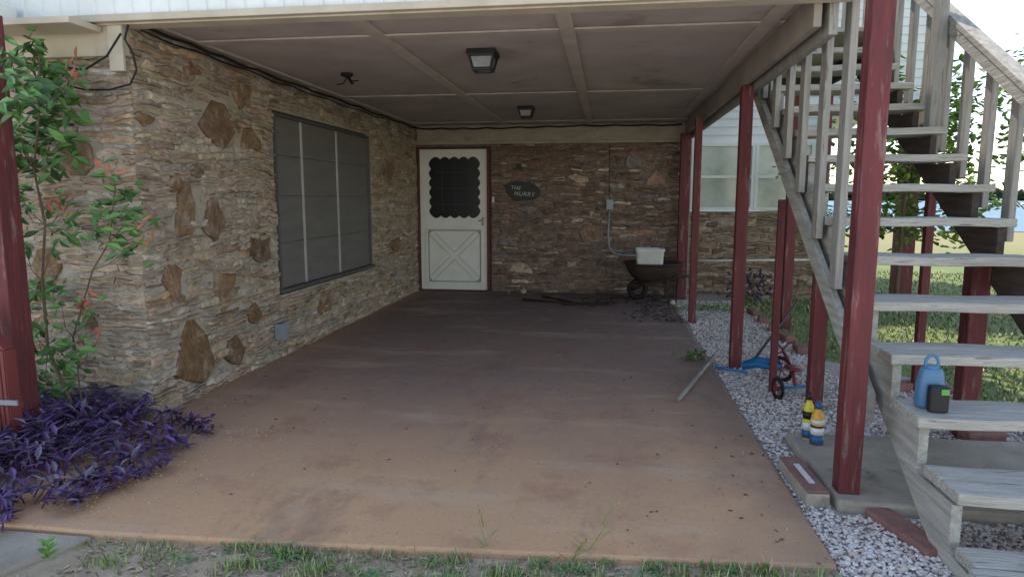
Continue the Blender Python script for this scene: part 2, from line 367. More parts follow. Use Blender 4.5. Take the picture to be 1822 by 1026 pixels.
def slabsy(lst,Y):
    out=[]
    for (a,b,c,d) in lst:
        p=ony((a+c)/2,b,Y); q=ony((a+c)/2,d,Y); l=ony(a,(b+d)/2,Y); r=ony(c,(b+d)/2,Y)
        out.append((l.x,r.x,q.z,p.z))
    return out
SE=slabsy([(115,248,172,315),(60,430,110,500),(150,560,175,600)],YF)
mb=MB(); stonewall(mb,-5.4,XW+.01,-.06,2.2,PE,palL,9,slabs=SE,slabpal=palSlab)
ew=mb.build('stone_end_wall',m_stone,house); ew['label']='short stone end wall behind the red-tipped shrub'
B(-5.4,XW-.203,YF,YF+.2,-.1,2.4).build('mortar_backing',m_mortar,ew)
DX0,DX1=-2.70,-1.70
PB=lambda u,v,d: V((u,YB-d,v))
SB=slabsy([(910,465,946,486),(1030,402,1072,430),(1112,272,1140,298),(1150,302,1185,330),(1012,312,1048,326),(922,366,956,378),(885,422,925,438),(1120,408,1165,420),(1092,340,1120,352)],YB)
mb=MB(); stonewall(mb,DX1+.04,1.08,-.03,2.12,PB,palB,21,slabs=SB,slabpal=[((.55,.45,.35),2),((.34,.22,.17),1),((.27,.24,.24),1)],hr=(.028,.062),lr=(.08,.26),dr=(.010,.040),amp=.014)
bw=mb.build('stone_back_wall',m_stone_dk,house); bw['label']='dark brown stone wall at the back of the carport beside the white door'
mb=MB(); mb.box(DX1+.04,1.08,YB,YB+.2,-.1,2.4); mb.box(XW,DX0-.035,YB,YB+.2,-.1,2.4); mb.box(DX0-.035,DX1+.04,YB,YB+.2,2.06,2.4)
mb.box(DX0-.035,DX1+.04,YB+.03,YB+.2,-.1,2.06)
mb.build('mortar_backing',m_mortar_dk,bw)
mb=MB(); mb.box(XW+.03,1.02,YB-.075,YB-.002,2.13,2.355); mb.box(XW+.03,1.02,YB-.10,YB-.076,2.09,2.128)
for x in (-1.70,-.30): mb.box(x-.03,x+.03,YB-.088,YB-.0755,2.13,2.352)
mb.build('header_board',m_header,house,bevel=.004)
mb=MB(); mb.box(-5.4,XW+.02,YF-.05,YF-.001,2.14,2.30); mb.box(XW-.06,XW+.03,YF-.075,YF-.052,2.05,2.299); mb.box(-5.4,XW-.1,YF-.30,YF-.06,2.262,2.296)
mb.build('eave_board',m_cream,house,bevel=.004)
PR=lambda u,v,d: V((u,YR-d,v))
mb=MB(); stonewall(mb,1.08,3.0,-.1,1.15,PR,palR,33,hr=(.04,.085),lr=(.1,.34),dr=(.012,.04),amp=.015)
rw=mb.build('stone_wall',m_stone_dk,house); rw['label']='low brown stone wall under the white window right of the carport'
mb=MB(); mb.box(1.08,3.0,YR,YR+.2,-.1,1.16); mb.box(1.08,1.13,YB+.2,YR,-.1,2.4); mb.box(2.95,3.0,YR+.2,13.9,-.1,1.16); mb.build('mortar_backing',m_mortar,rw)
def clap(mb,x0,x1,y,z0,z1,st=.11):
    z=z0
    while z<z1-.01:
        t=min(z+st,z1)
        mb.add([(x0,y-.018,z),(x1,y-.018,z),(x1,y-.002,t),(x0,y-.002,t),(x0,y,z),(x1,y,z)],[(0,1,2,3),(4,5,1,0)])
        z=t
mb=MB(); clap(mb,1.1,3.0,YR-.002,2.10,2.6); clap(mb,2.78,3.0,YR-.002,1.18,2.10); mb.box(1.1,1.2,YR-.03,YR+.1,1.17,2.1); mb.box(1.1,3.0,YR,YR+.15,2.1,2.6); mb.box(2.97,3.0,YR+.16,13.9,1.17,2.6)
ZT=4.9
clap(mb,1.3,4.25,YR-.002,2.6,ZT); mb.box(-5.4,4.25,YR,13.9,2.605,ZT)
mb.build('siding',m_white,house)
def window(x0,x1,z0,z1,lab):
    fr=MB()
    e=.045
    fr.box(x0,x1,YR-.05,YR-.005,z1-e,z1); fr.box(x0,x1,YR-.07,YR-.005,z0,z0+e)
    for x in (x0,x1-e): fr.box(x,x+e,YR-.05,YR-.005,z0+e,z1-e)
    fr.box(x0+e,x1-e,YR-.045,YR-.01,(z0+z1)/2-.02,(z0+z1)/2+.02)
    f=fr.build('window',m_white,house,bevel=.003); f['label']=lab
    B(x0+e,x1-e,YR-.02,YR-.012,z0+e,z1-e).build('pane',m_ltpane,f)
window(1.2,2.0,1.17,2.1,'left white sash window in the rear wall beyond the posts'); window(2.003,2.78,1.17,2.1,'right white sash window in the rear wall beyond the posts')
mb=MB(); mb.box(-5.8,1.45,3.45,9.88,ZT,ZT+.14); mb.box(-5.8,4.5,9.882,14.3,ZT+.003,ZT+.143)
mb.build('unseen_roof',m_roof,house)  # unseen roof; height and edges shaped to steer the sun's shadow
mb=MB(); x=-5.4
while x<1.15:
    mb.add([(x,3.575,2.347),(x+.085,3.575,2.347),(x+.085,3.575,ZT),(x,3.575,ZT)],[(0,1,2,3)])
    mb.add([(x+.085,3.575,2.347),(x+.092,3.562,2.347),(x+.104,3.562,2.347),(x+.111,3.575,2.347),(x+.085,3.575,ZT),(x+.092,3.562,ZT),(x+.104,3.562,ZT),(x+.111,3.575,ZT)],[(0,1,5,4),(1,2,6,5),(2,3,7,6)])
    x+=.111
mb.box(-5.4,1.17,3.577,3.70,2.37,ZT); mb.box(1.11,1.17,3.71,9.9,2.75,ZT); mb.box(-5.4,-5.3,3.7,9.9,2.4,ZT)
mb.build('ribbed_siding',m_white,house)
# left window
wf_=MB(); e=.022; x0,x1=XW-.05,XW+.010
wf_.box(x0,x1,WY0,WY1,WZ1-e,WZ1); wf_.box(x0,x1+.03,WY0-.02,WY1+.02,WZ0-.03,WZ0)
for y in (WY0,WY1-e): wf_.box(x0,x1,y,y+e,WZ0,WZ1-e)
win=wf_.build('window',m_alud,house,bevel=.003); win['label']='dark triple window with grey screens in the long stone wall'
my=[onx(545,400,XW).y,onx(606,400,XW).y]
for y in my: B(x0+.02,x0+.038,y-.013,y+.013,WZ0+.001,WZ1-e-.001).build('mullion',m_alu,win)
yy=[WY0+e,my[0]-.013,my[0]+.013,my[1]-.013,my[1]+.013,WY1-e]
for i in range(3):
    B(x0+.018,x0+.026,yy[2*i],yy[2*i+1],WZ0+.001,WZ1-e-.001).build('screen',m_screen,win)
    for z in (.96,1.36,1.70): B(x0+.0262,x0+.030,yy[2*i]+.002,yy[2*i+1]-.002,z-.005,z+.005).build('rail',m_alud,win)
B(x0-.1,x0+.005,WY0,WY1,WZ0-.05,WZ1).build('jamb_back',m_black,win)
# ---- door
yd=YB-.03
dr=B(DX0,DX1-.02,yd,yd+.04,.02,2.03).build('door',m_door,house,bevel=.004); dr['label']='white storm door with scalloped window and cross-buck lower panel'
mb=MB(); mb.box(DX0-.03,DX0-.004,yd-.03,yd+.05,0,2.06); mb.box(DX1-.016,DX1+.025,yd-.03,yd+.05,0,2.06); mb.box(DX0-.004,DX1-.016,yd-.03,yd+.05,2.035,2.06); mb.box(DX0-.03,DX1+.03,yd-.05,yd-.031,0,.018)
mb.build('frame',m_doorred,dr,bevel=.003)
px0,px1,pz0,pz1=-2.53,-1.85,1.09,1.89
pts=[]
def side(ax,ay,bx,by,n,nx,nz_):
    for i in range(n):
        for k in range(8):
            t=k/8; s=(i+t)/n; bulge=.034*math.sin(PI*t)
            pts.append((ax+(bx-ax)*s+nx*bulge,ay+(by-ay)*s+nz_*bulge))
side(px0,pz0,px1,pz0,5,0,-1); side(px1,pz0,px1,pz1,6,1,0); side(px1,pz1,px0,pz1,5,0,1); side(px0,pz1,px0,pz0,6,-1,0)
MB().prism(pts,lambda a,b,d:V((a,d,b)),yd-.006,yd-.002).build('window_pane',m_dkpane,dr)
mg=mat('muntin_grey',(.05,.055,.06),bump=0)
for x in (-2.37,-2.19,-2.01): B(x-.007,x+.007,yd-.011,yd-.0062,pz0+.05,pz1-.05).build('muntin',mg,dr)
for z in (1.25,1.48,1.71): B(px0+.06,px1-.06,yd-.014,yd-.0112,z-.007,z+.007).build('muntin',mg,dr)
a,b,c,d=-2.58,-1.82,.14,.88
gr=MB(); wd=MB()
def xb(mb,half,y0,y1,ext):
    for s in (1,-1):
        cx,cz=(a+b)/2,(c+d)/2; L=math.hypot(b-a,d-c)/2-ext; ang=math.atan2(d-c,b-a)*s
        M=Matrix.Translation((cx,0,cz))@Matrix.Rotation(-ang,4,'Y')
        k=.0012 if s>0 else 0
        mb.box(-L,L,y0-k,y1,-half,half,M=M)
xb(gr,.041,yd-.003,yd-.001,.02)
gr.box(a-.01,b+.01,yd-.0015,yd-.001,c-.010,c+.008); gr.box(a-.01,b+.01,yd-.0015,yd-.001,d-.008,d+.010); gr.box(a-.010,a+.008,yd-.0016,yd-.001,c,d); gr.box(b-.008,b+.010,yd-.0016,yd-.001,c,d)
gr.build('panel_groove',m_groove,dr)
xb(wd,.034,yd-.016,yd-.0035,.045)
wd.build('cross_buck',m_door,dr,bevel=.003)
mb=MB(); mb.box(a-.045,b+.045,yd-.014,yd-.002,d+.010,d+.045); mb.box(a-.045,b+.045,yd-.014,yd-.002,c-.045,c-.010); mb.box(a-.045,a-.010,yd-.014,yd-.002,c-.010,d+.010); mb.box(b+.010,b+.045,yd-.014,yd-.002,c-.010,d+.010)
mb.build('panel_moulding',m_door,dr,bevel=.003)
mb=MB(); mb.box(-1.795,-1.765,yd-.02,yd-.001,.95,1.07); mb.tube([(-1.78,yd-.02,1.03),(-1.78,yd-.045,1.03),(-1.80,yd-.05,1.03),(-1.84,yd-.05,1.02)],.008)
mb.build('handle',m_groove,dr)
B(-1.64,-1.61,yd-.04,yd-.012,1.28,1.36).build('doorbell',m_pvc,dr)
# ---------------------------------------------------------------- carport ceiling
ZC=2.36
cp_=thing('carport_ceiling','low plywood carport ceiling with cream battens and edge beams','carport ceiling',(-.9,6.6,ZC))
B(XW,1.12,3.70,YB+.1,ZC,ZC+.02).build('ceiling_panel',m_ceil,cp_)
B(XW-.1,1.12,3.70,YB+.3,ZC+.025,2.74).build('floor_deck',m_ceil,cp_)
m_bat=mat('batten_paint',(.54,.46,.395),(.39,.32,.275),rough=.65,scale=4,bump=.1)
for x in (-2.71,-1.45,-.27,.90): B(x-.045,x+.045,3.71,YB-.1,ZC-.02,ZC-.001).build('batten',m_bat,cp_,bevel=.003)
for y in (4.28,6.72,9.12): B(XW+.03,.99,y-.045,y+.045,ZC-.016,ZC-.003).build('batten',m_bat,cp_,bevel=.003)
B(-5.4,1.17,3.585,3.70,2.30,2.344).build('front_beam',m_cream,cp_,bevel=.004)
B(-5.4,1.17,3.54,3.583,2.308,2.346).build('front_trim',m_cream,cp_,bevel=.004)
B(1.0,1.04,3.71,YB+.1,2.19,2.358).build('side_beam',m_sideb,cp_,bevel=.004)
B(1.075,1.12,3.71,YB+.1,2.15,2.7).build('side_beam',m_wz,cp_,bevel=.004)
B(-3.62,-3.3,3.15,3.52,2.28,2.40).build('gutter_end',m_white,cp_,bevel=.008)
# ---------------------------------------------------------------- ceiling lights
def lantern(x,y,label,sc=1.0):
    t=thing('ceiling_light',label,'ceiling light',(x,y,ZC-.001),group='black lantern lights under the carport ceiling')
    def q(s,z): return [(x+a*s*sc,y+b*s*sc,ZC-.001-z*sc) for a,b in ((-1,-1),(1,-1),(1,1),(-1,1))]
    def fr(s0,z0,s1,z1): return MB().add(q(s0,z0)+q(s1,z1),[(0,1,2,3),(7,6,5,4),(0,4,5,1),(1,5,6,2),(2,6,7,3),(3,7,4,0)])
    fr(.105,0,.11,.035).build('mounting_plate',m_black,t,bevel=.004)
    fr(.086,.037,.062,.135).build('glass',m_glass,t)
    cg=MB()
    for a,b in ((-1,-1),(1,-1),(1,1),(-1,1)):
        cg.tube([(x+a*.092*sc,y+b*.092*sc,ZC-.036*sc),(x+a*.066*sc,y+b*.066*sc,ZC-.137*sc)],.010*sc,6)
    c=[(x+a*.066*sc,y+b*.066*sc,ZC-.138*sc) for a,b in ((-1,-1),(1,-1),(1,1),(-1,1),(-1,-1))]
    for i in range(4): cg.tube(c[i:i+2],.012*sc,6)
    c=[(x+a*.090*sc,y+b*.090*sc,ZC-.042*sc) for a,b in ((-1,-1),(1,-1),(1,1),(-1,1),(-1,-1))]
    for i in range(4): cg.tube(c[i:i+2],.012*sc,6)
    cg.build('cage',m_black,t)
lantern(-.89,4.82,'nearer black lantern light on the carport ceiling',.95)
lantern(-.94,7.74,'farther black lantern light near the back wall',.85)
mb=MB(); mb.lathe([(.05,0),(.05,-.02),(.03,-.03)],(-2.16,5.5,ZC-.001),12)
mb.tube([(-2.16,5.5,2.33),(-2.12,5.48,2.29),(-2.06,5.5,2.30)],.006); mb.tube([(-2.16,5.5,2.33),(-2.2,5.52,2.28),(-2.25,5.5,2.27)],.006); mb.tube([(-2.15,5.5,2.33),(-2.1,5.46,2.27)],.012)
tag(mb.build('broken_socket',m_cable),'small broken light socket with dangling wires on the ceiling','light socket')
def wob(pts,n,amp,rnd):
    out=[]
    for i in range(len(pts)-1):
        a,b=V(pts[i]),V(pts[i+1])
        for k in range(n):
            t=k/n; out.append(a.lerp(b,t)+V((0,0,-amp*abs(math.sin(PI*3*t))*rnd.uniform(.5,1))))
    out.append(V(pts[-1])); return out
rc=random.Random(3)
mb=MB(); mb.tube(wob([(XW+.07,3.72,2.33),(XW+.075,5.0,2.31),(XW+.075,7.2,2.315),(XW+.075,YB-.13,2.315),(-1.7,YB-.125,2.31),(-.4,YB-.125,2.325),(.95,YB-.125,2.32)],14,.018,rc),.011,6)
mb.tube(wob([(XW+.055,3.72,2.30),(XW+.06,5.6,2.285),(XW+.06,8.0,2.29)],14,.02,rc),.006,6)
tag(mb.build('ceiling_cable',m_cable,smooth=True),'long black cable run along the top of the stone wall','cable')
p=[ony(228,44,3.55),ony(222,70,3.55),ony(236,95,3.56),ony(243,125,3.56),ony(232,150,3.57),ony(195,160,3.57),ony(150,160,3.57),ony(120,152,3.57)]
mb=MB(); mb.tube(p,.006,6); mb.tube([ony(215,60,3.53),ony(190,100,3.55),ony(150,125,3.55),ony(100,118,3.55),ony(40,112,3.5)],.006,6)
tag(mb.build('loose_cable',m_cable,smooth=True),'loose black cable drooping at the stone corner','cable')
# ---------------------------------------------------------------- wall items
c=onx(489,588,XW)
ob=thing('outlet_box','small grey outdoor outlet box low on the stone wall','outlet box',(XW+.04,c.y,c.z-.07))
B(XW+.02,XW+.095,c.y-.045,c.y+.045,c.z-.065,c.z+.065).build('box_body',m_galv,ob,bevel=.006)
B(XW+.096,XW+.104,c.y-.05,c.y+.05,c.z-.07,c.z+.07).build('cover',m_galv,ob,bevel=.003)
cd=thing('electrical_conduit','grey conduit with small switch box running down the back stone wall','conduit',tuple(ony(1085,460,YB-.06)))
p=[ony(1084,262,YB-.055),ony(1084,352,YB-.055)]
MB().tube([ony(1084,376,YB-.06),ony(1082,420,YB-.06),ony(1084,440,YB-.06),ony(1092,450,YB-.06),ony(1106,454,YB-.06),ony(1150,455,YB-.06)],.014,8).build('conduit',m_galv,cd,smooth=True)
MB().tube(p,.005,6).build('feed_wire',m_cable,cd)
a=ony(1079,355,YB); b=ony(1091,373,YB); B(a.x,b.x,YB-.11,YB-.04,b.z,a.z).build('switch_box',m_galv,cd,bevel=.006)
a=ony(1242,464,YR-.06); b=ony(1440,462,YR-.06)
mb=MB(); mb.tube([a,b],.018,10); mb.tube([a+V((.5,0,-.03)),a+V((.5,0,.03))],.024,8)
tag(mb.build('water_pipe',m_pvc,smooth=True),'white horizontal pipe on the low rear stone wall','pipe')
a=ony(919,292,YB); b=ony(928,302,YB)
tag(B(a.x,b.x,YB-.08,YB-.045,b.z,a.z).build('wall_hook',m_black,bevel=.004),'tiny dark wall hook above the oval sign','hook')
sc=ony(930,340,YB-.06); sg=thing('house_sign','black oval name sign with white hand lettering on the back wall','sign',tuple(sc))
pts=[]
for i in range(28):
    q=2*PI*i/28; r=1+.03*math.sin(3*q+1)
    pts.append((sc.x+.245*r*math.cos(q),sc.z+.135*r*math.sin(q)-.035*math.cos(q)*.6))
MB().prism(pts,lambda a,b,d:V((a,d,b)),YB-.072,YB-.05).build('board',m_black,sg,bevel=.003)
m_sgn=mat('faded_lettering',(.52,.52,.50),(.38,.38,.36),rough=.7,scale=30,bump=0)
for body,dx,dz,size in (('THE',-.10,.022,.070),('MURRY',.02,-.068,.082)):
    fc=bpy.data.curves.new('lettering','FONT'); fc.body=body; fc.size=size; fc.align_x='CENTER'; fc.extrude=.001; fc.offset=.0006; fc.shear=.2; fc.space_character=1.15
    fo=bpy.data.objects.new('lettering_tmp',fc); COL.objects.link(fo); bpy.context.view_layer.update()
    me=bpy.data.meshes.new_from_object(fo); bpy.data.objects.remove(fo)
    me.materials.clear(); me.materials.append(m_sgn)
    o=bpy.data.objects.new('lettering',me); COL.objects.link(o); o.parent=sg; o.location=(dx,-.0145,dz); o.rotation_euler=(PI/2,math.radians(3),0)
# ---------------------------------------------------------------- ground
ZG=-.08
def sheet(pts,z): return MB().add([(x,y,z) for x,y in pts],[tuple(range(len(pts)))])
tag(sheet([(-2500,-600),(2500,-600),(2500,4000),(-2500,4000)],ZG).build('ground',m_ground,shift=False),kind='structure')
tag(sheet([(-22,-30),(22,-30),(22,1.29),(-22,1.29)],-.055).build('bounce_ground',m_bounce,shift=False),kind='structure')  # unseen pale sheet added to bounce sunlight in under the carport
tag(sheet([(-2500,38),(4,33),(30,30),(2500,26),(2500,420),(-2500,420)],ZG+.02).build('lake',m_water,shift=False),kind='structure')
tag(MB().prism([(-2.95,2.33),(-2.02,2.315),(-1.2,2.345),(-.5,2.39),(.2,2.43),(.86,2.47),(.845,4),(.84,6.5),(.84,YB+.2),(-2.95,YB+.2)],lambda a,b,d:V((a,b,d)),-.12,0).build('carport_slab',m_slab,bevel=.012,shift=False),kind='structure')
tag(MB().prism([(-2.035,2.30),(-2.17,2.0),(-2.5,1.3),(-5,1.3),(-5,2.30)],lambda a,b,d:V((a,b,d)),-.12,-.008).build('path',m_conc,bevel=.012,shift=False),kind='structure')
tag(sheet([(-2.5,1.2),(3.2,1.2),(3.2,2.2),(1.25,2.2),(1.0,2.6),(-2.02,2.45)],-.03).build('dirt_strip',m_dirt,shift=False),kind='structure')
tag(sheet([(-5.4,2.31),(-2.9,2.31),(-2.9,3.7),(-5.4,3.7)],-.02).build('planting_bed',m_dirt,shift=False),kind='structure')
tag(sheet([(.84,2.05),(2.45,2.05),(2.45,5.3),(1.75,6.0),(1.7,9.9),(.84,9.9)],-.025).build('gravel_bed',m_gbase,shift=False),kind='structure')
pad=MB().prism([(1.02,2.97),(3.4,2.9),(3.4,3.9),(1.015,3.86)],lambda a,b,d:V((a,b,d)),-.09,.03).build('concrete_pad',m_conc,bevel=.014,shift=False); tag(pad,kind='structure')
rg=random.Random(11)
t_=(1+5**.5)/2
ICO=[V(v).normalized() for v in [(-1,t_,0),(1,t_,0),(-1,-t_,0),(1,-t_,0),(0,-1,t_),(0,1,t_),(0,-1,-t_),(0,1,-t_),(t_,0,-1),(t_,0,1),(-t_,0,-1),(-t_,0,1)]]
IF=[(0,11,5),(0,5,1),(0,1,7),(0,7,10),(0,10,11),(1,5,9),(5,11,4),(11,10,2),(10,7,6),(7,1,8),(3,9,4),(3,4,2),(3,2,6),(3,6,8),(3,8,9),(4,9,5),(2,4,11),(6,2,10),(8,6,7),(9,8,1)]
def stone(mb,c,r,rnd,col,flat=.65):
    a=rnd.uniform(0,6.3); ca,sa=math.cos(a),math.sin(a); sx,sy_=rnd.uniform(.8,1.3),rnd.uniform(.65,1.0)
    vs=[]
    for v in ICO:
        k=r*rnd.uniform(.78,1.15); x,y,z=v.x*k*sx,v.y*k*sy_,v.z*k*flat
        vs.append((c[0]+x*ca-y*sa,c[1]+x*sa+y*ca,c[2]+z))
    mb.add(vs,IF,col)
mb=MB()
def ingravel(x,y):
    if 1.0<x and 2.93<y<3.9: return False
    if y>5.3 and x>1.75: return False
    return True
cnt=0
while cnt<23000:
    y=2.08+ (9.2-2.08)*rg.random()**1.5; x=rg.uniform(.87,2.42)
    if not ingravel(x,y): continue
    if x>1.75 and rg.random()<.5: continue
    if y>6.5 and rg.random()<.5: continue
    cnt+=1
    g=rg.uniform(.64,.86); r=rg.uniform(.0055,.0125)
    q=rg.random(); col=(g,g*.91,g*.86) if q<.70 else ((g*.88,g*.69,g*.61) if q<.92 else (g*.6,g*.54,g*.50))
    stone(mb,(x,y,-.025+r*.3+rg.uniform(0,.009)),r,rg,col)
tag(mb.build('gravel',m_rock,shift=False),'white gravel of small pebbles beside the carport slab','gravel',kind='stuff')
mb=MB(); rd=random.Random(4)
for i in range(620):
    y=rd.uniform(2.45,9.3); x=rd.uniform(-2.65,.82)
    if rd.random()<.4: x=rd.gauss(-2.5,.14) if rd.random()<.6 else rd.gauss(.6,.15)
    x=max(-2.7,min(.83,x))
    c=rd.choice([(.10,.06,.04),(.16,.1,.06),(.05,.035,.03),(.08,.05,.04),(.6,.5,.4),(.55,.42,.28)])
    s=rd.uniform(.005,.014)
    if c[0]>.4: stone(mb,(x,y,s*.2),s*.4,rd,c)
    else:
        a=rd.uniform(0,6.3); mb.leaf((x,y,.003),(math.cos(a),math.sin(a),rd.uniform(0,.25)),(0,0,1),s*2,s*.9,c)
for i in range(260):
    x=min(.83,rd.gauss(.62,.18)); y=rd.uniform(7.4,9.4); a=rd.uniform(0,6.3); s=rd.uniform(.015,.035); k=rd.uniform(.03,.08)
    mb.leaf((x,y,.004),(math.cos(a),math.sin(a),rd.uniform(0,.4)),(0,0,1),s*1.8,s,(k*1.4,k,k*.8))
for i in range(170):
    x=rd.gauss(-2.15,.16); y=rd.uniform(2.45,3.6); s=rd.uniform(.003,.007); stone(mb,(x,y,s*.3),s,rd,(.58,.40,.25))
tag(mb.build('leaf_litter',m_leafg,shift=False),'dry leaf litter and crumbs scattered over the slab','leaf litter',kind='stuff')
# grass
def blade(mb,x,y,z,h,rnd,col,w=.004):
    a=rnd.uniform(0,6.3); lean=rnd.uniform(.1,.9)*h; dx,dy=math.cos(a),math.sin(a); px_,py_=-dy*w,dx*w
    mb.add([(x-px_,y-py_,z),(x+px_,y+py_,z),(x+dx*lean*.35+px_*.8,y+dy*lean*.35+py_*.8,z+h*.6),(x+dx*lean*.35-px_*.8,y+dy*lean*.35-py_*.8,z+h*.6),(x+dx*lean,y+dy*lean,z+h)],[(0,1,2,3),(3,2,4)],col)
mb=MB(); r=random.Random(8)
def gcol(rnd,dry=.2):
    if rnd.random()<dry: k=rnd.uniform(.35,.62); return (k,k*.82,k*.5)
    k=rnd.uniform(.22,.48); return (k*.80,k,k*.34)
n=0
def edge_y(x): return 2.315+.052*(x+2.02)
while n<3000:
    x=r.uniform(-2.1,1.4); y=r.uniform(1.8,edge_y(x)-.015)
    d=noise.noise(V((x*2.6,y*4.5,2)))
    if r.random()>max(.02,d*2.4): continue
    n+=1; blade(mb,x,y,-.03,r.uniform(.01,.035),r,gcol(r,.35),w=.0025)
for k in range(46):
    cx=r.uniform(-1.9,.9); cy_=edge_y(cx)-r.uniform(.01,.22)
    n_=r.choice([18,30,60])
    for i in range(n_): blade(mb,cx+r.gauss(0,.035),min(edge_y(cx)-.004,cy_+r.gauss(0,.02)),-.03,r.uniform(.015,.055),r,gcol(r,.15),w=.0028)
for k in range(1400):
    x=r.uniform(-2.0,1.3); y=r.uniform(1.95,edge_y(x)); s=r.uniform(.008,.02); a=r.uniform(0,6.3); kk=r.uniform(.25,.65)
    mb.leaf((x,y,-.026),(math.cos(a),math.sin(a),r.uniform(0,.3)),(0,0,1),s*1.8,s*.7,(kk,kk*.75,kk*.5))
for k in range(26):
    cx=r.uniform(-1.7,.6); cy_=edge_y(cx)-r.uniform(.02,.2)
    for i in range(40):
        a=r.uniform(0,6.3); mb.leaf((cx+r.gauss(0,.03),cy_+r.gauss(0,.02),-.026+r.random()*.02),(math.cos(a),math.sin(a),r.uniform(.1,.8)),(0,0,1),.018,.010,(.15,.28,.09))
tag(mb.build('front_grass',m_leafg,shift=False),'patchy short grass and weeds in front of the slab','grass',kind='stuff')
mb=MB(); n=0
while n<26000:
    y=3.9+10*r.random()**1.5; x=r.uniform(1.8,2.2+y*.75)
    if x<2.45 and y<5.3: continue
    if x<3.0 and y>9.8: continue
    n+=1; k=1 if noise.noise(V((x*.8,y*.8,5)))>-.1 else .5
    c=gcol(r,.3); blade(mb,x,y,ZG,r.uniform(.02,.05)*k,r,(c[0]*.8,c[1]*.8,c[2]*.8),w=.004+.0006*y)
tag(mb.build('lawn_grass',m_leafg,shift=False),'green and straw coloured lawn grass beyond the stairs','grass',kind='stuff')
def weed(px,py,ptx,pty,label):
    b_=onz(px,py,-.03); t_=ony(ptx,pty,b_.y+.05); md=b_.lerp(t_,.5)+V((.02 if ptx>px else -.015,0,.02))
    mb=MB(); mb.tube([b_,md,t_],.0025,5,(.25,.26,.09),r1=.001)
    for i in range(9):
        q=.55+i*.05; p=b_.lerp(t_,min(q,1)); mb.leaf(p,(r.uniform(-.4,.4),0,1),(0,1,0),.02,.005,(.28,.26,.10))
    for i in range(4):
        p=b_.lerp(t_,.05+.1*i); mb.leaf(p,(r.uniform(-1,1),-.2,.6),(0,0,1),.10,.007,(.2,.3,.08))
    tag(mb.build('tall_weed',m_leafg),label,'weed')
weed(872,985,850,900,'tall thin weed stem at the slab edge, the left of two')
weed(1040,990,1100,888,'tall thin weed stem leaning right over the slab edge')
weed(1010,1005,1045,960,'short weed stem at the foot of the right-leaning weed')
b_=onz(88,1000,-.008); mb=MB()
for i in range(14):
    a=i*2.4; mb.leaf(b_+V((0,0,.01+.006*i)),(math.cos(a),math.sin(a),.5),(0,0,1),.04,.026,(.18,.38,.06))
tag(mb.build('sprout',m_leafg),'small bright green sprout on the grey path corner','weed')
# ---------------------------------------------------------------- stairs
YN=lambda n:2.51+(n-2)*.295
ZN=lambda n:.281+(n-2)*.19
SX0,SX1=1.25,2.19
st=thing('staircase','weathered grey wooden outdoor staircase with open risers and plank railings','staircase',(1.72,2.2,ZG))
for n in range(1,15):
    mb=MB(); y0=YN(n); z=ZN(n); rr=random.Random(n)
    o1,o2=rr.uniform(-.018,.018),rr.uniform(-.018,.018); t1,t2=rr.uniform(-.004,.004),rr.uniform(-.004,.004)
    for (ya,yb,oa,ob_,tt) in ((y0,y0+.137,o1,o2,t1),(y0+.145,y0+.283,o2,o1,t2)):
        xs=[SX0+oa+(SX1-SX0+ob_-oa)*k/10 for k in range(11)]; vs=[]
        for k,x in enumerate(xs):
            wv=.0025*math.sin(k*1.1+n)+tt*(k/10-.5); c1_=rr.uniform(-.003,.003); c2_=rr.uniform(-.003,.003)
            vs+=[(x,ya+c1_,z-.045+wv),(x,yb+c2_,z-.045+wv),(x,yb+c2_,z+wv),(x,ya+c1_,z+wv)]
        fs=[(0,3,2,1),(40,41,42,43)]
        for k in range(10):
            q=k*4
            for i in range(4): fs.append((q+i,q+(i+1)%4,q+4+(i+1)%4,q+4+i))
        mb.add(vs,fs)
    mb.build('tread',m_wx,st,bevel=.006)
NT=14
def stringer(x0,x1,m,name='stringer',drop=.40):
    pts=[(YN(1)+.03,ZG),(YN(1)+.03,ZN(1)-.052)]
    for n in range(2,NT+1): pts+= [(YN(n)+.03,ZN(n-1)-.052),(YN(n)+.03,ZN(n)-.052)]
    yt=YN(NT+1)+.03
    pts+=[(yt,ZN(NT)-.052),(yt,.281+(yt-2.51)*.644-drop),(2.51+(ZG-.281+drop)/.644,ZG)]
    return MB().prism(pts,lambda a,b,d:V((d,a,b)),x0,x1).build(name,m,st,bevel=.003)
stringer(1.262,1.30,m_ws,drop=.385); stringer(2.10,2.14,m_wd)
for yb in (5.75,5.33,4.95,4.585,4.17,3.79):
    zb=.281+(yb-.05-2.51)*.644-.275+.064
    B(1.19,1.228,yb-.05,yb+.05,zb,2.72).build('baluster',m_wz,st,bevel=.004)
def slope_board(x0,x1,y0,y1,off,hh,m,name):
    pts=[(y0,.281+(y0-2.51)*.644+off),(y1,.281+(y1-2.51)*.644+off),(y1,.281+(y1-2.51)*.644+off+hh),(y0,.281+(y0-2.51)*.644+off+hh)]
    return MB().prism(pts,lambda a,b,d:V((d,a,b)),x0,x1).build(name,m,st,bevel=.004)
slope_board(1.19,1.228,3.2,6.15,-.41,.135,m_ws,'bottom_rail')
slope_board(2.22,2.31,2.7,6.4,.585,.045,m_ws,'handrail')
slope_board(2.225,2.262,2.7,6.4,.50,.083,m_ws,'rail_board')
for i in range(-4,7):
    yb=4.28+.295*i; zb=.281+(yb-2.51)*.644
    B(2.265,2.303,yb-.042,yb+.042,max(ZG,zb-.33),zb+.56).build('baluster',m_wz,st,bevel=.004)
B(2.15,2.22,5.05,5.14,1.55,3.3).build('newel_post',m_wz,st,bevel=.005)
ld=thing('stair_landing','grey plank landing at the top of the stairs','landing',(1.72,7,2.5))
y=6.13
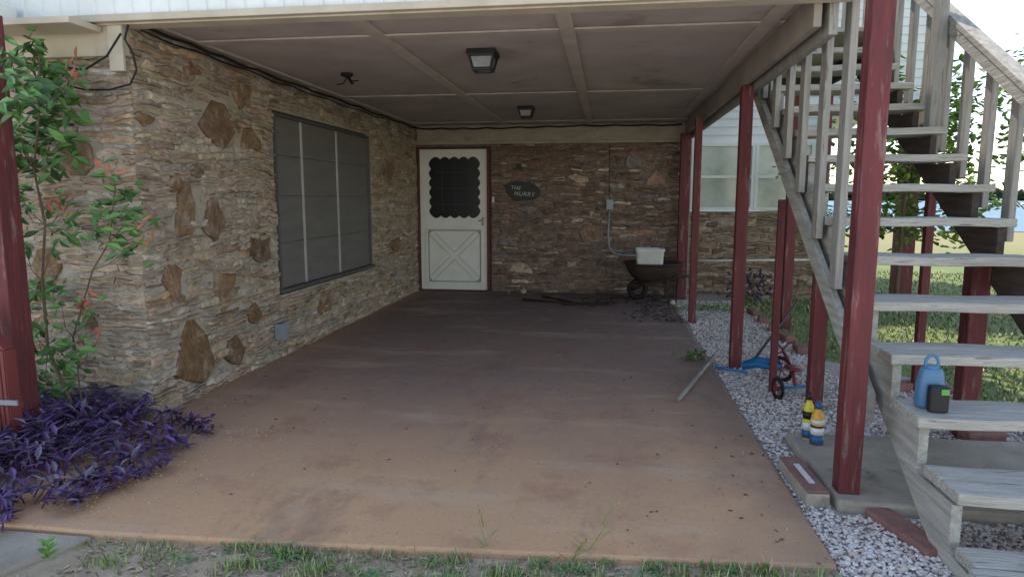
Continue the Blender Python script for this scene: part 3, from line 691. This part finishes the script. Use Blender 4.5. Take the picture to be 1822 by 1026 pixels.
while y<7.75: B(1.21,2.3,y,y+.135,2.70,2.738).build('floor_plank',m_wx,ld,bevel=.004); y+=.142
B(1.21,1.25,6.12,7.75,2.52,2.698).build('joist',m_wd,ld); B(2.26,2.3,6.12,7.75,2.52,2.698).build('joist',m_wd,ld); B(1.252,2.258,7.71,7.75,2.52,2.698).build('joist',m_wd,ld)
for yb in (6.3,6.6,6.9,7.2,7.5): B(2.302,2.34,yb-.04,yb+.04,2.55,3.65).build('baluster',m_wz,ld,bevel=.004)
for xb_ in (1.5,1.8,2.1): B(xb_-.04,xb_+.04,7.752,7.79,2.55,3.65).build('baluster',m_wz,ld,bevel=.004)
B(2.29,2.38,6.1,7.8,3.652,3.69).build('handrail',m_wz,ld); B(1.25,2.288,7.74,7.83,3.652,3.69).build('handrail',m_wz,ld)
# ---------------------------------------------------------------- red posts
def post(x,y,w_,z0,z1,label,lean=0):
    h=w_/2; mb=MB(); N=6
    vs=[];fs=[]
    for k in range(N+1):
        z=z0+(z1-z0)*k/N; o_=lean*(z-z0)
        for a,b in ((-h,-h),(h,-h),(h,h),(-h,h)): vs.append((x+a+o_,y+b,z))
    for k in range(N):
        for i in range(4): fs.append((k*4+i,k*4+(i+1)%4,k*4+4+(i+1)%4,k*4+4+i))
    fs+=[(3,2,1,0),(4*N,4*N+1,4*N+2,4*N+3)]
    mb.add(vs,fs); return tag(mb.build('support_post',m_red,bevel=.005),label,'post','red painted wooden support posts')
post(1.085,3.09,.092,.03,ZT,'thick worn red post standing on the concrete pad in front of the stairs',.004)
post(1.325,4.42,.085,ZG,1.10,'short red post under the stair stringer behind the two spray bottles')
post(1.035,5.53,.088,ZG,2.19,'tall red carport post beside the fallen grey pole')
post(1.17,4.85,.045,ZG,1.33,'thin red post under the stairs beside the toy tricycle wheel')
post(1.94,7.64,.10,ZG,2.5,'red post under the stair landing, in front of the rear window')
post(.935,7.56,.075,-.04,2.19,'red carport post at the far end of the slab edge')
post(1.0,9.38,.13,-.04,2.19,'red corner post against the end of the back stone wall')
post(2.05,4.08,.10,ZG,1.02,'thick short red post under the right side of the stairs')
post(2.19,5.03,.055,ZG,1.45,'slim red post under the right stringer, behind the treads')
post(2.27,7.69,.075,ZG,2.5,'slim red post under the far corner of the landing')
post(4.15,10.25,.22,ZG,ZT,'stout red porch post wrapped by a leafy vine beyond the stairs')
post(-3.145,3.13,.13,-.02,2.26,'dark red post at the left edge behind the purple plants')
ds=thing('downspout','red metal downspout with a steel strap at the far left','downspout',(-3.04,2.95,-.02))
rb=MB()
for k in range(4): rb.box(-3.088+.026*k,-3.072+.026*k,2.914,2.919,.0,.58)
rb.box(-3.095,-2.99,2.92,2.99,0,.58); rb.build('pipe',m_redgut,ds,bevel=.004)
MB().prism([(-3.095,.582),(-2.99,.582),(-3.20,.80),(-3.30,.80)],lambda a,b,d:V((a,d,b)),2.922,2.988).build('elbow',m_redgut,ds,bevel=.004)
B(-3.12,-2.93,2.903,2.912,.305,.33).build('strap',m_galv,ds)
# ---------------------------------------------------------------- plants
def shrub():
    t=thing('red_tip_shrub','tall climbing shrub with glossy green leaves and red new tips on the stone corner','shrub',(-2.95,3.3,-.02))
    rs=random.Random(17)
    gr=MB(); rd_=MB(); sm=MB()
    cl=[(60,90,32,0),(95,125,24,0),(135,130,16,1),(40,150,26,0),(100,170,26,0),(30,195,24,0),(75,215,24,0),(125,205,16,0),(40,245,24,0),(110,250,22,0),(75,285,24,0),(25,290,20,0),(120,275,14,0),(30,330,14,0),(45,370,12,0),(60,160,18,1),(20,110,24,0),(25,240,18,0),(70,130,18,0),(75,180,18,0),(60,255,16,0),
        (205,312,12,1),(215,350,9,0),(195,375,12,0),(240,368,12,0),(225,410,14,0),(250,425,8,1),(175,420,10,0),(110,378,12,1),(120,405,12,0),(100,425,10,0),(90,370,8,1),(75,515,14,0),(60,530,12,0),(100,505,6,0),(150,545,7,1),(165,535,6,1),(85,575,8,0),(70,610,12,0),(95,615,10,0),(150,620,10,1),(60,650,10,0),(115,655,16,0),(135,640,12,0),(85,690,12,0),(60,570,8,1),(45,440,6,0),(110,545,6,0),(130,668,10,0),(230,440,8,0),(270,405,6,1)]
    root=V((-2.95,3.35,-.02))
    trunk=[root]+[ony(x,y,3.38) for x,y in ((85,620),(75,500),(80,400),(60,300),(70,200),(70,100))]
    sm.tube(trunk,.010,7,r1=.004)
    tr2=[root,ony(130,600,3.45),ony(165,480,3.45),ony(195,430,3.45),ony(205,330,3.45)]; sm.tube(tr2,.006,6,r1=.003)
    allp=trunk[1:]+tr2[1:]
    for (px,py,n,red) in cl:
        c=ony(px,py,(3.02 if px<=40 and py<200 else 3.42)+rs.uniform(-.06,.08)); near=min(allp,key=lambda q:(q-c).length+(0 if q.z<c.z else .15))
        sm.tube([near,near.lerp(c,.5)+V((0,-.02,-.03)),c],.003,5,r1=.0015)
        for i in range(n):
            a=rs.uniform(0,2*PI); e=rs.uniform(-.7,.7)
            d=V((math.cos(a),math.sin(a)*.5-.12,e)); base=c+V((rs.gauss(0,.032),rs.gauss(0,.03),rs.gauss(0,.042)))
            L=rs.uniform(.06,.115)
            if red and i%2==0:
                d.z=abs(d.z)+.5; k=rs.uniform(.8,1.3); rd_.leaf(base,d,(0,-1,.4),L*.8,L*.26,(.38*k,.13*k,.075*k),.1)
            else:
                k=rs.uniform(.45,1.5); gr.leaf(base,d,(rs.uniform(-.4,.4),-1,.7),L,L*.42,(.085*k,.19*k,.042*k),rs.uniform(0,.3))
    sm.build('stem',m_stem,t); gr.build('foliage',m_leafg,t); rd_.build('new_growth',m_leafg,t)
shrub()
def purple():
    rp_=random.Random(23); mb=MB()
    K=[(2.30,-2.50),(2.42,-2.38),(2.64,-2.24),(2.95,-2.24),(3.25,-2.28),(3.6,-2.38)]
    def limf(y):
        for (a,p),(b,q) in zip(K,K[1:]):
            if y<=b: return p+(q-p)*(y-a)/(b-a)
        return K[-1][1]
    n=0
    while n<500:
        x=rp_.uniform(-3.7,-2.2); y=rp_.uniform(2.31,3.6)
        lim=limf(y)
        if x>lim: continue
        if lim-x<.35 and rp_.random()<.35: continue
        n+=1; edge=min(1,(lim-x)/.7)
        hh=rp_.uniform(.02,.08)+.18*edge*rp_.uniform(.3,1)*min(1,(y-2.15)/.6)
        a=rp_.uniform(-1.4,.7) if edge<.5 else rp_.uniform(0,2*PI); ln=rp_.uniform(.05,.20)
        p0=V((x,y,-.01)); p2=p0+V((math.cos(a)*ln,math.sin(a)*ln,hh)); p1=p0.lerp(p2,.5)+V((0,0,hh*.25+.01))
        mb.tube([p0,p1,p2],.004,5,(.11,.05,.13))
        m=rp_.randint(5,8)
        for i in range(m):
            tt=.35+.65*i/(m-1); p=p0.lerp(p2,tt)+V((0,0,.01+.25*hh*math.sin(PI*tt)))
            b=a+i*PI*.93+rp_.uniform(-.5,.5); k=rp_.uniform(.5,1.6)
            d=V((math.cos(b),math.sin(b),rp_.uniform(-.1,.85)))
            L=rp_.uniform(.055,.105)
            c=(.10*k,.05*k,.155*k) if rp_.random()<.75 else (.14*k,.11*k,.16*k)
            mb.leaf(p,d,(0,0,1),L,L*.28,c,rp_.uniform(.02,.35))
    return mb
tag(purple().build('purple_ground_cover',m_leafg,shift=False),'mound of purple trailing spear-leaved plants at the left corner','purple plants',kind='stuff')
def leafy(name,label,cat,base,top,rad,n,cols,leafL,group=None,seed=1,trunk_r=.03,limbs=9):
    rs=random.Random(seed); t=thing(name,label,cat,tuple(base),group)
    base,top=V(base),V(top); tk=MB(); mid=base.lerp(top,.5)+V((rs.uniform(-.08,.08),0,0))
    tk.tube([base,mid,top],trunk_r,8,r1=trunk_r*.35); ends=[]
    for i in range(limbs):
        s=base.lerp(top,rs.uniform(.3,.95)); a=rs.uniform(0,2*PI); e=s+V((math.cos(a)*rad*rs.uniform(.5,1),math.sin(a)*rad*rs.uniform(.5,1),rad*rs.uniform(.1,.7)))
        tk.tube([s,s.lerp(e,.5)+V((0,0,.05)),e],trunk_r*.35,5,r1=trunk_r*.12); ends+= [e,s.lerp(e,.6),s.lerp(e,.8)]
    tk.build('trunk',m_stem,t); mb=MB()
    for i in range(n):
        c=rs.choice(ends)+V((rs.gauss(0,rad*.16),rs.gauss(0,rad*.16),rs.gauss(0,rad*.16))); k=rs.uniform(.5,1.4); cc=rs.choice(cols)
        mb.leaf(c,(rs.uniform(-1,1),rs.uniform(-1,1),rs.uniform(-.7,.5)),(0,0,1),leafL*rs.uniform(.6,1.2),leafL*.6,(cc[0]*k,cc[1]*k,cc[2]*k))
    mb.build('crown',m_leafg,t); return t
G1=[(.20,.34,.055),(.14,.25,.05),(.28,.40,.09)]
leafy('vine','sprawling bright green vine climbing the stout porch post','vine',(3.6,9.0,ZG),(3.8,9.2,2.7),.85,1900,G1,.13,seed=4,trunk_r=.03,limbs=30)
leafy('sapling','slim leafy sapling seen through the open stair railing','sapling',(4.35,7.6,ZG),(4.35,7.7,2.7),.6,620,G1,.11,seed=6,trunk_r=.02,limbs=16)
leafy('sapling','small leafy sapling behind the rear stair posts','sapling',(2.55,8.7,ZG),(2.6,8.8,1.9),.5,320,G1,.09,seed=9,trunk_r=.015,limbs=9)
for i,(x,y,hh,lab) in enumerate([(62,92,5.2,'round dark tree across the water at the right edge'),(46,95,3.4,'low bushy tree on the far bank left of the round tree')]):
    leafy('distant_tree',lab,'tree',(x,y,ZG),(x,y,hh*.8),hh*.45,900,[(.05,.09,.03),(.07,.11,.035)],.5,seed=30+i,trunk_r=.2,limbs=14)
mb=MB(); rt=random.Random(2)
for i in range(5200):
    x=rt.uniform(-100,520); z=rt.random()**1.5*(5+3*noise.noise(V((x*.03,0,0)))+3*noise.noise(V((x*.15,3,0)))); k=rt.uniform(.6,1.3)
    mb.leaf((x,422+rt.uniform(0,10),ZG+max(0,z)),(rt.uniform(-1,1),rt.uniform(-.4,.4),rt.uniform(-.4,1)),(0,0,1),4.5,4,(.08*k,.115*k,.06*k))
tag(mb.build('far_treeline',m_leafg,shift=False),'hazy low treeline on the far shore of the lake','treeline',kind='stuff')
r5=random.Random(55)
def clump(name,label,cat,cx,cy_,n,L,cols,hh,z0,sp):
    mb=MB()
    for i in range(n):
        k=r5.uniform(.6,1.4); c=r5.choice(cols)
        mb.leaf((cx+r5.gauss(0,sp),cy_+r5.gauss(0,sp*.7),z0+r5.random()*hh),(r5.uniform(-1,1),r5.uniform(-1,1),r5.uniform(0,1)),(0,0,1),L,L*.4,(c[0]*k,c[1]*k,c[2]*k))
    tag(mb.build(name,m_leafg),label,cat,kind='stuff')
g=onz(1235,640,0); clump('weed_clump','small green weed clump at the slab edge by the fallen pole','weed',g.x,g.y,60,.05,[(.10,.2,.04),(.08,.15,.03)],.05,.0,.06)
clump('purple_clump','purple-leaved plant clump at the foot of the rear stone wall','purple plant',1.95,9.4,140,.10,[(.08,.04,.11),(.1,.06,.11)],.38,-.04,.16)
clump('weed_clump','low green weeds on the gravel by the far slab end','weed',1.3,8.5,160,.06,G1,.06,-.04,.2)
# ---------------------------------------------------------------- wheelbarrow etc
wb=V((.59,9.05,0)); t=thing('wheelbarrow','rusty old wheelbarrow parked against the back stone wall','wheelbarrow',tuple(wb))
def ring(cx,cy_,hx,hy,z,n=24,p=.55):
    return [(cx+math.copysign(abs(math.cos(2*PI*i/n))**p,math.cos(2*PI*i/n))*hx,cy_+math.copysign(abs(math.sin(2*PI*i/n))**p,math.sin(2*PI*i/n))*hy,z) for i in range(n)]
def loft(rings):
    mb=MB(); n=len(rings[0]); vs=[p for r_ in rings for p in r_]; fs=[tuple(range(n))[::-1]]
    for i in range(len(rings)-1):
        for k in range(n): fs.append((i*n+k,i*n+(k+1)%n,(i+1)*n+(k+1)%n,(i+1)*n+k))
    fs.append(tuple(range((len(rings)-1)*n,len(rings)*n))); return mb.add(vs,fs)
x,y=wb.x,wb.y
loft([ring(x-.02,y,.13,.15,.25,p=.8),ring(x-.02,y,.22,.2,.285,p=.8),ring(x,y,.31,.27,.36,p=.75),ring(x,y,.355,.31,.45,p=.75),ring(x,y,.365,.315,.485,p=.75),ring(x,y,.385,.33,.487,p=.75),ring(x,y,.385,.33,.503,p=.75),ring(x,y,.35,.29,.50,p=.75),ring(x-.02,y,.19,.18,.29,p=.8)]).build('tub',m_rust,t,smooth=True)
wh=MB().torus((x-.19,y,.14),(0,1,0),.105,.032).build('wheel',m_rubber,t,smooth=True)
MB().lathe([(.07,-.02),(.07,.02)],(0,0,0),16,M=Matrix.Translation((x-.19,y,.14))@Matrix.Rotation(PI/2,4,'X')).build('hub',m_rust,wh)
for s in (-1,1):
    MB().tube([(x-.26,y+s*.05,.14),(x-.1,y+s*.16,.235),(x+.3,y+s*.22,.32),(x+.44,y+s*.26,.36)],.016,8).build('handle',m_rust,t,smooth=True)
    MB().tube([(x+.16,y+s*.17,.27),(x+.20,y+s*.2,.012),(x+.30,y+s*.2,.012),(x+.32,y+s*.2,.30)],.012,8).build('leg',m_rust,t,smooth=True)
c=ony(1155,480,9.0)
bk=thing('white_box','plain white plastic box sitting inside the wheelbarrow','plastic box',(c.x,9.0,.38))
loft([ring(c.x,9.0,.165,.12,.38,20,.25),ring(c.x,9.0,.180,.145,.68,20,.25),ring(c.x,9.0,.166,.13,.68,20,.25),ring(c.x,9.0,.15,.11,.42,20,.25)]).build('box_body',m_pvc,bk,bevel=.003)
loft([ring(c.x,9.0,.192,.158,.655,20,.25),ring(c.x,9.0,.192,.158,.69,20,.25),ring(c.x,9.0,.168,.132,.69,20,.25),ring(c.x,9.0,.168,.132,.66,20,.25)]).build('rim',m_pvc,bk)
for i,(a,b,lab) in enumerate([((930,533),(1085,541),'long dark rod lying on the slab before the back wall'),((965,527),(1060,545),'dark rod crossing the long one on the slab'),((1000,541),(1110,534),'third dark rod lying nearest the wheelbarrow')]):
    p,q=onz(a[0],a[1],.02),onz(b[0],b[1],.02+.02*i)
    tag(MB().tube([p,p.lerp(q,.5)+V((0,.03*(i-1),.0)),q],.014,7).build('scrap_rod',m_rust,smooth=True),lab,'rod')
c=onz(1075,540,.0); rr=random.Random(6); mb=MB()
for i in range(40): mb.leaf((c.x+rr.gauss(0,.12),c.y+rr.gauss(0,.12),.01+rr.random()*.03),(rr.uniform(-1,1),rr.uniform(-1,1),.2),(0,0,1),.09,.03,(.04,.03,.025))
tag(mb.build('dead_leaf_pile',m_leafg),'dark pile of dead leaves under the rods','leaf pile',kind='stuff')
for (px,py,r_,lab,col) in [(931,522,.07,'rough tan rock on the slab right of the door',(.42,.36,.26)),(905,522,.03,'small mossy stone between door and tan rock',(.2,.2,.1)),(1196,542,.05,'pale stone at the far right slab corner',(.5,.48,.44))]:
    c=onz(px,py,0); mb=MB(); stone(mb,(c.x,c.y,r_*.5),r_,rr,col,.9); o=mb.build('loose_rock',m_rock); o.modifiers.new('s','SUBSURF').levels=1; tag(o,lab,'rock')
p,q=onz(1208,710,.02),onz(1280,622,.05)
tag(MB().tube([p,p.lerp(q,.5),q],.015,8).build('wooden_pole',m_grey_handle,smooth=True),'weathered grey pole lying over the right slab edge','pole')
p=onz(1340,642,-.02)
tag(MB().tube([p,ony(1420,535,p.y+1.2)],.012,8).build('leaning_rod',m_rust,smooth=True),'thin rusty rod slanting up from the gravel behind the posts','rod')
a=onz(1272,653,.03); b=onz(1330,662,.02); c=onz(1352,668,.0)
bs=thing('toy_shovel','bright blue plastic shovel lying on the gravel beside the carport post','toy shovel',tuple(a))
MB().tube([a,b],.012,8).build('handle',m_blue,bs,smooth=True)
d=(c-a); d.z=0; d.normalize(); s=V((-d.y,d.x,0))
mb=MB(); prof=[(-.13,.0,.05),(-.02,.03,.11),(.06,.02,.13),(.12,.035,.11),(.15,.01,.05)]
vs=[];fs=[]
for (l,z,wd_) in prof:
    for k in (-1,-.6,0,.6,1):
        vs.append(c+d*l+s*wd_*k+V((0,0,z+.06*k*k+.03)))
for i in range(4):
    for k in range(4): fs.append((i*5+k,i*5+k+1,i*5+6+k,i*5+5+k))
mb.add(vs,fs); o=mb.build('blade',m_blue,bs,smooth=True); so_=o.modifiers.new('t','SOLIDIFY'); so_.thickness=.006
tc=thing('toy_tricycle','small red toy tricycle with a blue axle on the gravel under the stairs','tricycle',(1.3,4.95,-.03))
def twheel(c,ax,R_):
    o=MB().torus(c,ax,R_-.012,.013,24,8).build('wheel',m_rubber,tc,smooth=True)
    ax=V(ax).normalized(); a_=ax.orthogonal().normalized(); b__=ax.cross(a_); mb=MB()
    mb.torus(c,ax,R_-.026,.005,24,6)
    for i in range(8):
        q=PI/4*i; mb.tube([V(c),V(c)+(a_*math.cos(q)+b__*math.sin(q))*(R_-.026)],.0025,5)
    q=ax.to_track_quat('Z','Y').to_matrix().to_4x4(); mb.lathe([(.015,-.018),(.015,.018)],(0,0,0),12,M=Matrix.Translation(c)@q)
    mb.build('rim',m_redtoy,o)
w1=V((1.165,4.68,.055)); w2=V((1.42,4.78,.055)); w3=V((1.30,5.16,.075))
twheel(w1,(1,.25,0),.078); twheel(w2,(1,.25,0),.078); twheel(w3,(.7,.7,.1),.10)
MB().tube([w1,w2],.010,8).build('rear_axle',m_blue,tc,smooth=True)
MB().tube([w1.lerp(w2,.5),V((1.30,4.84,.14)),V((1.30,4.96,.18)),V((1.30,5.10,.21)),V((1.30,5.14,.23))],.012,8).build('frame_tube',m_redtoy,tc,smooth=True)
MB().tube([w3+V((-.035,.03,0)),w3+V((-.045,.03,.10)),V((1.30,5.14,.21)),w3+V((.045,-.02,.10)),w3+V((.035,-.03,0))],.008,8).build('fork',m_redtoy,tc,smooth=True)
MB().tube([V((1.21,5.09,.29)),V((1.26,5.14,.27)),V((1.30,5.14,.23)),V((1.35,5.17,.27)),V((1.39,5.14,.29))],.008,8).build('handlebar',m_redtoy,tc,smooth=True)
loft([ring(1.30,4.84,.04,.06,.15,16,.8),ring(1.30,4.84,.06,.075,.16,16,.8),ring(1.30,4.84,.055,.07,.172,16,.8)]).build('seat',m_redtoy,tc,smooth=True)
def brick(px,py,z,lx,ly,lz,ang,label,m=m_brick):
    c=onz(px,py,z); M=Matrix.Translation((c.x,c.y,z))@Matrix.Rotation(ang,4,'Z')
    o=B(-lx/2,lx/2,-ly/2,ly/2,0,lz,M=M).build('brick',m,bevel=.007); tag(o,label,'brick'); return o,M
def blk():
    c=V((.93,3.20,-.04)); t=thing('kerb_block','long red-topped concrete block beside the pad and the slab edge','block',tuple(c))
    M=Matrix.Translation(c)@Matrix.Rotation(math.radians(3),4,'Z')
    B(-.05,.05,-.21,.21,0,.085,M=M).build('block_body',m_conc,t,bevel=.006)
    B(-.047,.047,-.205,.205,.086,.098,M=M).build('red_face',m_brick,t,bevel=.004)
    B(-.012,.014,-.12,.10,.0985,.102,M=M).build('white_stripe',m_labelw,t)
blk()
brick(1612,958,-.035,.11,.36,.05,.3,'dark red brick lying in the gravel beneath the lowest steps')
for i,(px,py,a) in enumerate([(1612,700,.3),(1745,792,.2)]):
    brick(px,py,-.05,.22,.1,.09,a,['red edging brick at the lawn edge behind the blue flask','red edging brick at the lawn edge behind the black box'][i])
for i in range(6):
    c=V((2.47-.02*i,4.0+.26*i,-.06)); M=Matrix.Translation(c)@Matrix.Rotation(1.5+.1*math.sin(i*3),4,'Z')
    tag(B(-.1,.1,-.045,.045,0,.08,M=M).build('brick',m_brick,bevel=.007),'%s red edging brick along the lawn edge, counted from the concrete pad'%['first','second','third','fourth','fifth','sixth'][i],'brick','edging bricks between gravel and lawn')
for i in range(5):
    c=V((1.72,6.2+.5*i,-.05)); M=Matrix.Translation(c)@Matrix.Rotation(1.5+.2*math.sin(i*2),4,'Z')
    o=B(-.12,.12,-.05,.05,0,.09,M=M).build('brick',m_brick,bevel=.01); tag(o,'%s red edging brick of the rear gravel strip, counted from the stairs'%['first','second','third','fourth','fifth'][i],'brick','edging bricks of the rear gravel strip')
def bottle(px,py,z,h,r_,cols,label,capm):
    c=onz(px,py,z); t=thing('spray_bottle',label,'bottle',(c.x,c.y,z))
    MB().lathe([(r_*.92,0),(r_,.006),(r_,h*.62),(r_*.9,h*.70),(r_*.5,h*.80),(r_*.42,h*.84)],tuple(c),24).build('body',cols[0],t,smooth=True)
    MB().lathe([(r_*.5,h*.84),(r_*.52,h*.90),(r_*.46,h),(r_*.3,h)],tuple(c),18).build('cap',capm,t,smooth=True)
    for (za,zb,m) in cols[1]:
        MB().lathe([(r_+.0012,h*za),(r_+.0012,h*zb)],tuple(c),24).build('label_band',m,t,smooth=True)
bottle(1436,779,.03,.262,.028,(m_yellow,[(.03,.20,m_labelb),(.205,.36,m_labelw),(.44,.60,m_black)]),'tall yellow bottle with black label, the left of two on the concrete pad',m_black)
bottle(1452,791,.03,.24,.033,(m_orange,[(.03,.26,m_labelb),(.265,.42,m_labelw),(.425,.47,m_black),(.50,.60,m_labelw)]),'orange, white and navy labelled bottle with dark cap, the right of two',m_labelb)
z3=ZN(3)+.003
c=onz(1652,722,z3); t=thing('water_flask','slate blue flask with loop handle standing on a stair tread','flask',(c.x,c.y,z3))
loft([ring(c.x,c.y,.050,.035,z3,20,.6),ring(c.x,c.y,.054,.038,z3+.008,20,.6),ring(c.x,c.y,.052,.037,z3+.09,20,.6),ring(c.x,c.y,.043,.032,z3+.15,20,.6),ring(c.x,c.y,.036,.028,z3+.165,20,.6)]).build('body',m_jug,t,smooth=True,bevel=.003)
pts=[(c.x+.024*math.cos(q)*1.05,c.y,z3+.185+.033*math.sin(q)) for q in [math.radians(-40+i*(260/14)) for i in range(15)]]
MB().tube(pts,.007,8).build('handle',m_jug,t,smooth=True)
MB().lathe([(.026,z3+.160),(.027,z3+.172),(.02,z3+.178)],(c.x,c.y,0),20).build('cap',m_jug,t,smooth=True)
c=onz(1667,731,z3); t=thing('black_canister','small black canister with green mark beside the blue flask','canister',(c.x,c.y,z3))
loft([ring(c.x,c.y,.036,.022,z3,20,.5),ring(c.x,c.y,.038,.024,z3+.005,20,.5),ring(c.x,c.y,.038,.024,z3+.100,20,.5),ring(c.x,c.y,.034,.02,z3+.106,20,.5)]).build('body',m_black,t,bevel=.002)
B(c.x+.0,c.x+.03,c.y-.027,c.y-.0245,z3+.075,z3+.098).build('green_mark',m_green,t)
